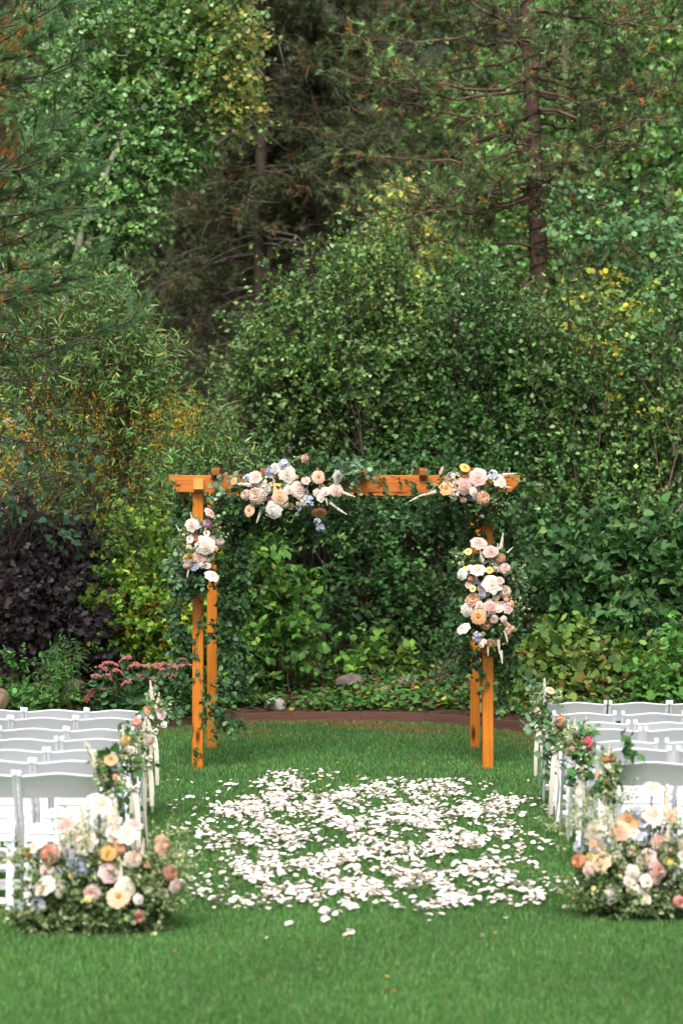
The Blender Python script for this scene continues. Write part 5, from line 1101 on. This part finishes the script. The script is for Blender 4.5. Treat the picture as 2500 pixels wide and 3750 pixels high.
ldep = [16.85, 16.24, 15.43, 14.77, 14.11, 13.50, 12.86]; lx = [-1.774, -1.786, -1.752, -1.723, -1.718, -1.724, -1.728]
seat_w = ['aisle seat', 'second seat from the aisle', 'third seat from the aisle']
AL, AR = [], []
for i in range(7):
    for j in range(3 if i < 3 else 2):
        chair(lx[i] + .22 - .44 * j + rng.uniform(-.003, .003), ldep[i] + rng.uniform(-.015, .015) + .02 * j, R(rng.uniform(-1, 1)), f'white folding chair, {seat_w[j]} of the {ORD[i]} row left of the aisle')
    AL.append((lx[i] + .44, ldep[i]))
rdep = [17.49, 16.59, 15.90, 15.41, 14.67, 14.19, 13.43]; rx = [1.70, 1.667, 1.68, 1.69, 1.70, 1.713, 1.73]; rx2 = [2.145, 2.135, 2.14, 2.15, 2.18, 2.18, 2.20]
for i in range(7):
    for j in range(3 if i == 0 else 2):
        x = rx[i] if j == 0 else rx2[i] + .445 * (j - 1)
        chair(x, rdep[i] + rng.uniform(-.015, .015), R(rng.uniform(-1.2, 1.2)), f'white folding chair, {seat_w[j]} of the {ORD[i]} row right of the aisle')
    AR.append((rx[i] - .21, rdep[i]))

# ------------------------------------------------------------------ aisle bouquets with ribbon
def ribbon_part(root, p, L1, L2, sgn):
    """bow loops at p and two tails"""
    b = Bag()
    def strip(pts, w, tw0=0., tw1=1.2):
        pts = np.array(pts); tt = np.linspace(0, len(pts) - 1, 18); q = np.stack([np.interp(tt, range(len(pts)), pts[:, k]) for k in range(3)], -1)
        for _ in range(2): q[1:-1] = (q[:-2] + q[1:-1] * 2 + q[2:]) / 4
        a = np.linspace(tw0, tw1, len(q)); sd = np.stack([np.cos(a), np.sin(a) * .9, np.zeros(len(q))], -1) * w / 2
        V = np.stack([q - sd, q + sd], 1).reshape(-1, 3); i = np.arange(len(q) - 1) * 2; b.add(V, np.stack([i, i + 1, i + 3, i + 2], -1))
    x, y, z = p
    strip([(x, y, z), (x - sgn * .008, y - .01, z - .1), (x - sgn * .015, y - .03, z - L1 * .5), (x + sgn * .01, y - .02, z - L1)], .036, .5, 1.3)
    strip([(x, y, z), (x + sgn * .02, y - .02, z - .08), (x + sgn * .03, y - .03, z - L2 * .5), (x + sgn * .035, y - .05, z - L2)], .032, -.3, .8)
    tails = bagobj(b, 'ribbon', M_RIB, root, smooth=True); b = Bag()
    for s in (-1, 1):
        pts = [(x, y - .012, z), (x + s * .024, y - .03, z + .02), (x + s * .042, y - .035, z + .002), (x + s * .032, y - .025, z - .014), (x, y - .012, z)]
        pts = np.array(pts); tt = np.linspace(0, 4, 14); q = np.stack([np.interp(tt, range(5), pts[:, k]) for k in range(3)], -1)
        sd = np.array([0, .7, .35]) * .018; V = np.stack([q - sd, q + sd], 1).reshape(-1, 3); i = np.arange(13) * 2; b.add(V, np.stack([i, i + 1, i + 3, i + 2], -1))
    bw = bagobj(b, 'bow', M_RIB, root, smooth=True); bw.parent = tails; bw.matrix_parent_inverse = Matrix.Identity(4)
def bouquet(label, x, d, sgn, flowers, greens, off, tie, L1, L2):
    """flowers listed in crop coordinates; sgn +1 when the aisle lies to the right"""
    root = empty('aisle_bouquet', (x, d, .55), 0, label, 'bouquet', 'bouquets tied to the aisle chairs'); fol = Bag(); stm = Bag()
    tp = at(*off(*tie)[:2], d - .06)
    for kind, colr, fx, fy, dia, *rest in flowers:
        px, py, s = off(fx, fy, dia); p = at(px, py, d - .05 - random.uniform(0, .05)); w = s * d / F
        flower(root, kind, colr, p, w * 1.05, rest[0] if rest and kind != 'stock' else (random.uniform(-.2, .2), -1, .3), axis=(rest[0] if rest else (.1 * sgn, 0, 1)))
        V, Q = tubes(np.array([[p, (p + tp) / 2 + [0, .02, 0], tp]]), .0025, .0025, 4); stm.add(V, Q)
    for gx, gy, rx_, rz_, n, kg in greens:
        px, py, s = off(gx, gy, 1); c = at(px, py, d - .04); r = (rx_ * d / F * .85, .04, rz_ * d / F); n = max(3, int(n * .62))
        if kg == 'var': sprig(fol, stm, c, r, n, .075, .021, LEAF4, [[.36, .42, .24], [.22, .30, .13], [.52, .55, .38], [.13, .19, .07]], per=12, upb=.5)
        elif kg == 'smi': sprig(fol, stm, c, r, n, .09, .055, LEAF4, [[.07, .19, .06], [.05, .14, .045]], per=4, upb=-.2)
        elif kg == 'euc': sprig(fol, stm, c, r, n, .08, .050, ROUND, EUC, per=4, upb=.0)
    for k in range(7):
        a = tp + [random.uniform(-.012, .012), random.uniform(-.01, .01), 0]; V, Q = tubes(np.array([[a + [0, 0, .05], a, a + [random.uniform(-.03, .03), 0, -random.uniform(.08, .16)]]]), .003, .0025, 5); stm.add(V, Q)
    bagobj(fol, 'foliage', M_LEAF, root, 'stuff'); bagobj(stm, 'stem', M_STEM, root)
    ribbon_part(root, (tp[0], tp[1] - .02, tp[2]), L1, L2, sgn)
GH = lambda x, y, s=1: (1950 + x / 3.92, 2500 + y / 3.92, s / 3.92)
x, d = AL[0]; bouquet('bouquet with tall white stock and orange zinnia on the front left aisle chair', x + .02, d, 1,
    [('stock', 'white', 1185, 270, 190, (-.1, 0, 1)), ('stock', 'ivory', 1235, 360, 170, (.2, 0, 1)), ('zinnia', 'peach', 1168, 425, 92), ('rose', 'blush', 1262, 465, 80, (.6, -.8, .2)), ('stock', 'white', 1165, 520, 150, (-.2, 0, 1)), ('mini', 'blush', 1220, 440, 44), ('mini', 'white', 1285, 540, 55), ('mini', 'white', 1190, 480, 40)],
    [(1220, 480, 22, 26, 50, 'var'), (1180, 320, 14, 24, 20, 'var'), (1200, 400, 14, 30, 12, 'smi'), (1290, 400, 8, 14, 12, 'var')], GA, (1200, 590), .44, .37)
x, d = AL[2]; bouquet('bouquet with pink dahlia and blush rose on the third row left aisle chair', x + .02, d, 1,
    [('dahlia', 'salmon', 1070, 520, 92), ('rose', 'blush', 1160, 660, 95, (.4, -.9, .2)), ('stock', 'ivory', 1130, 560, 190, (.2, 0, 1)), ('mini', 'lemon', 1180, 700, 40), ('stock', 'white', 1110, 640, 140, (0, 0, 1))],
    [(1110, 660, 22, 34, 50, 'var'), (1010, 540, 16, 20, 6, 'smi'), (1080, 830, 20, 20, 26, 'var'), (1200, 850, 10, 12, 7, 'smi')], GA, (1155, 800), .60, .30)
x, d = AL[4]; bouquet('bouquet with pale yellow dahlia and hanging green vine on the fifth row left aisle chair', x + .02, d, 1,
    [('carnation', 'lemon', 990, 665, 105), ('stock', 'ivory', 965, 600, 150, (-.1, 0, 1)), ('mini', 'green', 975, 800, 46), ('mini', 'ivory', 1030, 740, 60), ('hydrangea', 'ivory', 1010, 720, 80)],
    [(1010, 760, 24, 38, 60, 'var'), (960, 780, 16, 24, 8, 'smi'), (1000, 980, 14, 40, 14, 'smi'), (1020, 1180, 8, 20, 7, 'smi'), (1060, 850, 20, 22, 26, 'var')], GA, (1050, 1030), .46, .4)
x, d = AL[6]; bouquet('bouquet with peach zinnia and white snapdragon on the nearest left aisle chair', x - .02, d, 1,
    [('zinnia', 'peach', 870, 820, 110, (.1, -.6, .9)), ('stock', 'ivory', 720, 780, 260, (-.35, 0, 1)), ('stock', 'ivory', 665, 690, 70, (-.3, 0, 1)), ('delphinium', 'paleblue', 900, 860, 80), ('mini', 'peach', 905, 955, 50), ('mini', 'ivory', 800, 870, 60)],
    [(800, 870, 32, 34, 70, 'var'), (830, 980, 20, 38, 40, 'var'), (890, 1000, 14, 20, 8, 'smi'), (850, 780, 14, 10, 5, 'smi'), (860, 1040, 14, 20, 16, 'var')], GA, (840, 1110), .46, .40)
x, d = AR[0]; bouquet('bouquet with white stock, peach zinnia and round eucalyptus on the front right aisle chair', x, d, -1,
    [('stock', 'white', 165, 60, 320, (0, 0, 1)), ('stock', 'white', 165, 190, 200, (0, 0, 1)), ('zinnia', 'palepeach', 245, 115, 140, (.2, -.5, .9)), ('mini', 'blush', 60, 380, 60), ('mini', 'cream', 30, 400, 60)],
    [(90, 280, 24, 34, 60, 'var'), (300, 240, 22, 12, 26, 'var'), (20, 100, 14, 24, 12, 'euc'), (140, 540, 34, 20, 18, 'euc'), (-30, 600, 18, 14, 10, 'euc')], GH, (95, 640), .44, .34)
x, d = AR[2]; bouquet('bouquet with yellow peach zinnia and variegated leaves on the third row right aisle chair', x, d, -1,
    [('carnation', 'palepeach', 400, 540, 190, (0, -.5, .9)), ('mini', 'blush', 220, 770, 70), ('mini', 'cream', 360, 820, 50)],
    [(390, 740, 30, 50, 90, 'var'), (240, 600, 16, 18, 7, 'smi'), (230, 870, 18, 14, 12, 'euc'), (190, 1150, 14, 24, 16, 'euc'), (330, 1090, 14, 8, 5, 'smi')], GH, (330, 950), .50, .42)
x, d = AR[4]; bouquet('bouquet with hot pink zinnia and blush carnations on the fifth row right aisle chair', x, d, -1,
    [('zinnia', 'hot', 770, 855, 170), ('carnation', 'palepeach', 545, 880, 110), ('carnation', 'salmon', 500, 990, 120), ('carnation', 'blush', 560, 960, 100), ('stock', 'ivory', 760, 600, 260, (.1, 0, 1)), ('stock', 'ivory', 600, 560, 160, (-.05, 0, 1))],
    [(660, 880, 34, 40, 80, 'var'), (690, 1050, 20, 44, 40, 'smi'), (680, 620, 14, 30, 8, 'smi'), (790, 740, 18, 10, 14, 'var'), (660, 1310, 14, 22, 10, 'smi'), (720, 1000, 22, 24, 36, 'var')], GH, (690, 1230), .52, .36)
x, d = AR[6]; bouquet('bouquet with peach carnations and a blush rosebud on the nearest right aisle chair', x - .02, d, -1,
    [('carnation', 'salmon', 1120, 1080, 130), ('carnation', 'peach', 1040, 1100, 110), ('rose', 'palepeach', 935, 1320, 160, (-.8, -.5, .5)), ('mini', 'cream', 1070, 1190, 90), ('stock', 'ivory', 1090, 960, 220, (.1, 0, 1))],
    [(1090, 1300, 26, 44, 80, 'var'), (1090, 1480, 18, 30, 30, 'smi'), (1280, 900, 24, 26, 8, 'smi'), (1390, 840, 14, 20, 4, 'smi'), (1010, 1500, 12, 40, 12, 'smi'), (1100, 1160, 22, 20, 30, 'var')], GH, (1080, 1580), .44, .40)

# ------------------------------------------------------------------ the two ground arrangements
def ground_arr(label, off, d, flowers, cxy, rad, greens, seedh):
    bx = (cxy[0] - 1250) / F * d
    root = empty('floor_arrangement', (bx, d, 0), 0, label, 'flowers', 'flower arrangements on the lawn'); fol = Bag(); stm = Bag()
    core = np.array([bx, d, .06])
    for kind, colr, x, y, dia, *rest in flowers:
        px, py, s = off(x, y, dia); fx = ((px - 1250) / F * d - bx) / rad; h = HC - (py - HY) / F * d
        dd = d - .22 * math.sqrt(max(0, 1 - min(1, fx * fx))) * max(.15, 1 - h / .62) - random.uniform(0, .05); p = at(px, py, dd); w = s * dd / F
        p[2] = max(p[2], .05)
        face = rest[0] if rest and kind != 'stock' else (fx * .9, -1, .15 + h * .9)
        flower(root, kind, colr, p, w * 1.13, face, axis=(rest[0] if rest else (fx * .4, 0, 1)), jitter=.15)
        c = core + [fx * .10, .03, 0]; m_ = (p * .55 + c * .45) + [0, .03, .03]; V, Q = tubes(np.array([[p + [0, .01, -.01], p * .8 + m_ * .2 + [0, .02, -.01], m_, c]]), .0045, .004, 5); stm.add(V, Q)
    for gx, gy, rx_, rz_, n, kg in greens:
        px, py, s = off(gx, gy, 1); c = at(px, py, d - .03); c[2] = max(c[2], .06); r = (rx_ * d / F, .17, min(rz_ * d / F, max(c[2] + .03, .05)))
        if kg == 'var': sprig(fol, stm, c, r, n, .13, .024, LEAF4, [[.24, .31, .15], [.14, .21, .08], [.40, .44, .25], [.08, .13, .045]], per=13, upb=.3)
        elif kg == 'dark': sprig(fol, stm, c, r, n, .12, .035, LEAF4, [[.07, .12, .04], [.10, .16, .06], [.20, .26, .12]], per=9, upb=.1)
        elif kg == 'fine': sprig(fol, stm, c, r, n, .16, .015, LEAF4, [[.30, .36, .18], [.18, .24, .09], [.45, .48, .3]], per=16, upb=.4)
    bagobj(fol, 'foliage', M_LEAF, root, 'stuff'); bagobj(stm, 'stem', M_STEM, root)
ground_arr('low flower arrangement with orange zinnia and ivory roses on the lawn before the left chairs', GA, 12.5, [
    ('rose', 'ivory', 770, 1175, 205, (.1, -.55, .95)), ('rose', 'pink', 530, 1335, 160, (-.3, -.7, .7)), ('rose', 'cream', 680, 1485, 185, (-.1, -.8, .6)), ('pompon', 'salmon', 390, 1550, 165), ('rose', 'ivory', 290, 1500, 120, (-.8, -.5, .6)), ('carnation', 'yellow', 225, 1540, 95, (-.9, -.6, .1)), ('rose', 'cream', 1000, 1410, 185, (.1, -.6, .8)), ('rose', 'mauve', 1045, 1340, 140, (.2, -.3, 1)),
    ('zinnia', 'orange', 850, 1550, 122), ('dahlia', 'palepeach', 935, 1500, 150), ('dahlia', 'blush', 760, 1590, 130), ('pompon', 'cream', 1045, 1600, 160), ('rose', 'mauve', 855, 1705, 160), ('rose', 'palepeach', 1265, 1500, 180, (.8, -.5, .3)), ('dahlia', 'salmon', 1345, 1700, 145, (.9, -.7, .1)), ('rose', 'blush', 1365, 1805, 120, (.9, -.6, -.2)),
    ('delphinium', 'blue', 590, 1600, 130), ('delphinium', 'paleblue', 500, 1540, 100), ('delphinium', 'blue', 640, 1670, 100), ('rose', 'cream', 365, 1810, 180), ('rose', 'ivory', 450, 1830, 140, (.9, -.5, 0)), ('rose', 'blush', 370, 1690, 115), ('rose', 'ivory', 975, 1815, 150, (.3, -.9, .2)), ('dahlia', 'blush', 720, 1870, 165), ('zinnia', 'palepeach', 930, 1895, 175), ('dahlia', 'redpink', 1085, 2050, 125, (.4, -1, 0)),
    ('delphinium', 'paleblue', 150, 1990, 110), ('delphinium', 'paleblue', 310, 1960, 110), ('hydrangea', 'ivory', 210, 2060, 100), ('stock', 'ivory', 640, 1270, 320, (-.1, 0, 1)), ('stock', 'cream', 900, 1280, 360, (.05, 0, 1)), ('stock', 'ivory', 470, 1460, 170, (-.1, 0, 1)), ('stock', 'ivory', 1120, 1500, 160, (.1, 0, 1)),
    ('mini', 'lemon', 565, 1725, 50), ('mini', 'lemon', 685, 1915, 50), ('zinnia', 'coral', 1150, 1640, 50), ('mini', 'coral', 605, 1410, 40), ('stock', 'ivory', 950, 1680, 170, (0, 0, 1)), ('hydrangea', 'white', 1200, 1850, 110, (.4, -1, .2)), ('mini', 'white', 1080, 1910, 80), ('dahlia', 'white', 1290, 1880, 90), ('hydrangea', 'ivory', 560, 1500, 120)],
    (370, 3400), .40, [(700, 1950, 120, 90, 150, 'dark'), (450, 2050, 110, 60, 90, 'dark'), (1000, 2000, 110, 70, 110, 'dark'), (700, 1650, 120, 60, 90, 'var'), (1150, 1750, 70, 70, 90, 'var'), (300, 1750, 60, 60, 40, 'var'), (600, 2080, 130, 44, 110, 'var'), (1050, 2080, 90, 40, 80, 'var'), (650, 1400, 70, 50, 44, 'fine'), (1330, 1500, 50, 50, 30, 'fine'), (1400, 1650, 40, 50, 22, 'fine'), (150, 1580, 30, 20, 12, 'fine'), (250, 2050, 70, 30, 50, 'var'), (1250, 1950, 70, 44, 60, 'var')], 1)
ground_arr('low arrangement with peach zinnia and cream spray roses before the right chairs', GB, 12.9, [
    ('rose', 'ivory', 1205, 1105, 165, (0, -.55, .95)), ('stock', 'ivory', 1320, 1180, 280, (.05, 0, 1)), ('rose', 'blush', 1205, 1320, 180, (0, -.6, .8)), ('rose', 'palepeach', 1335, 1320, 130, (.2, -.6, .8)), ('rose', 'cream', 740, 1440, 170, (-.3, -.9, .3)), ('zinnia', 'peach', 1010, 1370, 165, (0, -.7, .8)), ('rose', 'palepeach', 940, 1445, 160), ('rose', 'cream', 1045, 1460, 110), ('pompon', 'blush', 1255, 1540, 165),
    ('dahlia', 'cream', 780, 1580, 130), ('rose', 'palepeach', 790, 1700, 155), ('dahlia', 'peach', 590, 1690, 145, (-.8, -.8, 0)), ('pompon', 'lemon', 700, 1655, 95), ('rose', 'mauve', 1155, 1675, 155), ('dahlia', 'pink', 1250, 1770, 180, (.3, -.9, .4)), ('dahlia', 'pink', 1235, 1845, 100), ('mini', 'cream', 1040, 1775, 108), ('mini', 'cream', 1082, 1805, 100), ('mini', 'cream', 1010, 1850, 90), ('mini', 'cream', 1045, 1915, 105), ('mini', 'cream', 1150, 1850, 108), ('mini', 'cream', 1145, 1930, 92), ('mini', 'cream', 1145, 2005, 92),
    ('mini', 'yellow', 1350, 1710, 66), ('mini', 'lemon', 1300, 1675, 62), ('hydrangea', 'white', 865, 1960, 170), ('dahlia', 'redpink', 1430, 2030, 125, (.4, -1, 0)), ('delphinium', 'paleblue', 1110, 1400, 120), ('delphinium', 'paleblue', 860, 1540, 100), ('delphinium', 'paleblue', 600, 1570, 90), ('delphinium', 'blue', 1080, 1290, 90), ('mini', 'cream', 1440, 1570, 90), ('mini', 'cream', 1440, 1630, 80), ('stock', 'white', 1400, 1770, 170, (.4, 0, 1)),
    ('rose', 'blush', 690, 1755, 120, (-.5, -.9, 0)), ('delphinium', 'paleblue', 1110, 1500, 100), ('stock', 'ivory', 870, 1360, 200, (-.05, 0, 1)), ('stock', 'ivory', 1330, 1450, 200, (.1, 0, 1)), ('zinnia', 'coral', 715, 1545, 60), ('mini', 'peach', 940, 1790, 40), ('mini', 'lemon', 720, 1915, 40), ('zinnia', 'tan', 1030, 1600, 60), ('mini', 'salmon', 1330, 1600, 60), ('hydrangea', 'ivory', 900, 1650, 90)],
    (2350, 3330), .42, [(1000, 2000, 130, 60, 130, 'dark'), (1250, 1950, 120, 80, 130, 'dark'), (850, 1850, 90, 70, 90, 'dark'), (1000, 1650, 120, 60, 90, 'var'), (850, 1780, 70, 60, 60, 'var'), (1300, 1650, 80, 60, 60, 'var'), (1100, 2060, 140, 26, 110, 'var'), (650, 1980, 60, 40, 50, 'var'), (640, 1280, 50, 50, 26, 'fine'), (480, 1430, 50, 22, 22, 'fine'), (900, 1250, 50, 60, 26, 'fine'), (1400, 1450, 36, 60, 30, 'fine'), (1350, 2030, 60, 30, 60, 'var'), (700, 1400, 40, 60, 20, 'fine')], 2)

# ------------------------------------------------------------------ rose petals on the lawn
def petal_shape(seed):
    r = np.random.default_rng(seed); nu, nv = 5, 5; u = np.linspace(-1, 1, nu); v = np.linspace(0, 1, nv); U, Vv = np.meshgrid(u, v, indexing='ij')
    w = .5 * np.sin(np.clip(Vv * .85 + .15, 0, 1) * np.pi * .86) ** .7 * (1 + .08 * r.normal()); cup = r.uniform(.12, .45); curl = r.uniform(-.2, .4)
    X = U * w; Y = (Vv - .5) * (1 - .08 * U ** 2); Z = cup * (U ** 2) * .55 * w * 2 + curl * (Vv - .5) ** 2 + .03 * np.sin(U * 4 + Vv * 5 + seed) + .02
    i = np.arange(nu - 1)[:, None] * nv + np.arange(nv - 1)[None, :]; Q = np.stack([i, i + nv, i + nv + 1, i + 1], -1).reshape(-1, 4)
    return np.stack([X, Y, Z], -1).reshape(-1, 3), Q
PS = [petal_shape(s) for s in range(8)]
def pdens(px, py):
    """where petals lie, read off the photo"""
    t = (py - 2830) / 560.
    l = np.interp(py, [2830, 2880, 2960, 3050, 3150, 3250, 3330, 3380], [980, 720, 640, 640, 620, 600, 640, 900]); r = np.interp(py, [2830, 2880, 2960, 3050, 3150, 3250, 3330, 3380], [1240, 1950, 2000, 2010, 2040, 2090, 2080, 1500])
    inside = np.clip((px - l + 60 * np.sin(py * .06)) / 320, 0, 1) * np.clip((r - px + 60 * np.sin(py * .045)) / 320, 0, 1) * np.clip((py - 2825 + 25 * np.sin(px * .013)) / 110, 0.0, 1) * np.clip((3372 - py + 22 * np.sin(px * .017)) / 70, 0, 1)
    n_ = .5 + .32 * np.sin(px * .021 + np.sin(py * .03) * 2) + .32 * np.sin(py * .055 + px * .008) + .25 * np.sin(px * .047 - py * .05)
    hole = 1 - .85 * np.exp(-(((px - 1180) / 110) ** 2 + ((py - 3055) / 32) ** 2)) - .7 * np.exp(-(((px - 1560) / 90) ** 2 + ((py - 3190) / 35) ** 2)) - .6 * np.exp(-(((px - 760) / 90) ** 2 + ((py - 3200) / 60) ** 2))
    return inside * (.06 + 1.05 * np.clip(n_ - .08, 0, 1.2)) * np.clip(hole, 0, 1)
pts = []
while len(pts) < 5300:
    d_ = math.sqrt(random.uniform(12.6 ** 2, 20 ** 2)); px_ = random.uniform(560, 2130); py_ = HY + HC * F / d_
    if random.random() < pdens(px_, py_): pts.append(((px_ - 1250) / F * d_, d_))
for px_, py_ in ((1035, 2832), (1058, 2838), (1080, 2855), (1145, 2845), (1165, 2842), (1025, 2850), (620, 2872), (650, 2870), (600, 2880), (700, 2875), (630, 3060), (978, 3458), (1280, 3432), (1290, 3438), (1575, 3388), (1850, 3385), (1760, 3452), (1570, 3370), (1268, 3440), (1950, 3100), (1930, 2870), (2000, 2890), (2010, 2985), (2040, 3000), (2080, 3320), (2040, 3345), (1990, 3240), (900, 3395), (1060, 3400)):
    d_ = HC * F / (py_ - HY); pts.append(((px_ - 1250) / F * d_, d_))
pts = np.array(pts); order = np.argsort(pts[:, 1]); pts = pts[order]
PCOL = [[.79, .72, .70], [.78, .67, .64], [.81, .77, .76], [.75, .60, .55], [.72, .60, .50]]
def petal_obj_mat():
    m, nt, N, L, out = new_mat('fallen_petal_single'); oi = N.new('ShaderNodeObjectInfo')
    p = N.new('ShaderNodeBsdfPrincipled'); p.inputs['Roughness'].default_value = .6; p.inputs['Specular IOR Level'].default_value = .25; L.new(oi.outputs['Color'], p.inputs['Base Color'])
    t = N.new('ShaderNodeBsdfTranslucent'); L.new(oi.outputs['Color'], t.inputs['Color']); mx = N.new('ShaderNodeMixShader'); mx.inputs[0].default_value = .06
    L.new(p.outputs[0], mx.inputs[1]); L.new(t.outputs[0], mx.inputs[2]); L.new(mx.outputs[0], out.inputs['Surface']); return m
M_PO = petal_obj_mat(); PM = [npmesh('rose_petal', V, Q, None, True) for V, Q in PS]
sb = Bag()
for i, (x, d_) in enumerate(pts):
    s = random.choice((.024, .030, .035, .041, .050)) * random.uniform(.85, 1.15); e = Euler((random.gauss(0, .24), random.gauss(0, .24), random.uniform(0, 6.28))); c = np.array(random.choices(PCOL, [.34, .26, .25, .10, .05])[0]) * random.uniform(.93, 1.04)
    z = .022 + random.uniform(0, .014)
    if i < 300:
        o = link('rose_petal', PM[i % 8], M_PO); o.location = (x, d_, z); o.rotation_euler = e; o.scale = (s * random.uniform(.8, 1.1), s, s); o.color = (*c, 1)
        P(o, 'pale blush rose petal lying on the grass of the aisle', 'petal', 'rose petals scattered on the lawn')
    else:
        V, Q = PS[i % 8]; M3 = np.array(e.to_matrix()); sb.add((V * [s * random.uniform(.8, 1.1), s, s]) @ M3.T + [x, d_, z], Q, np.repeat(c[None], len(V), 0))
P(bagobj(sb, 'scattered_petals', M_GPETAL, kind='stuff', smooth=True), 'carpet of white and blush rose petals across the lawn', 'petals')
# a few fallen leaves on the lawn
lb = Bag(); k = 90
x = rng.uniform(-1.6, 1.9, k); d_ = rng.uniform(10.5, 24, k); x = x * d_ / 17
V, T, C = leaves(np.stack([x, d_, np.full(k, .038)], -1), unit(rand_unit(k) * [1, 1, .1]), np.tile([[0, 0, 1.]], (k, 1)) + rng.normal(0, .3, (k, 3)), rng.uniform(.02, .045, k), LEAF4, palette(k, [[.45, .27, .08], [.5, .32, .05], [.25, .13, .05]], None, .2)); lb.add(V, T, C)
P(bagobj(lb, 'fallen_leaves', M_LEAF, kind='stuff'), 'scattered small tan and orange fallen leaves on the lawn', 'leaves')
print('TRIS', TRI[0])
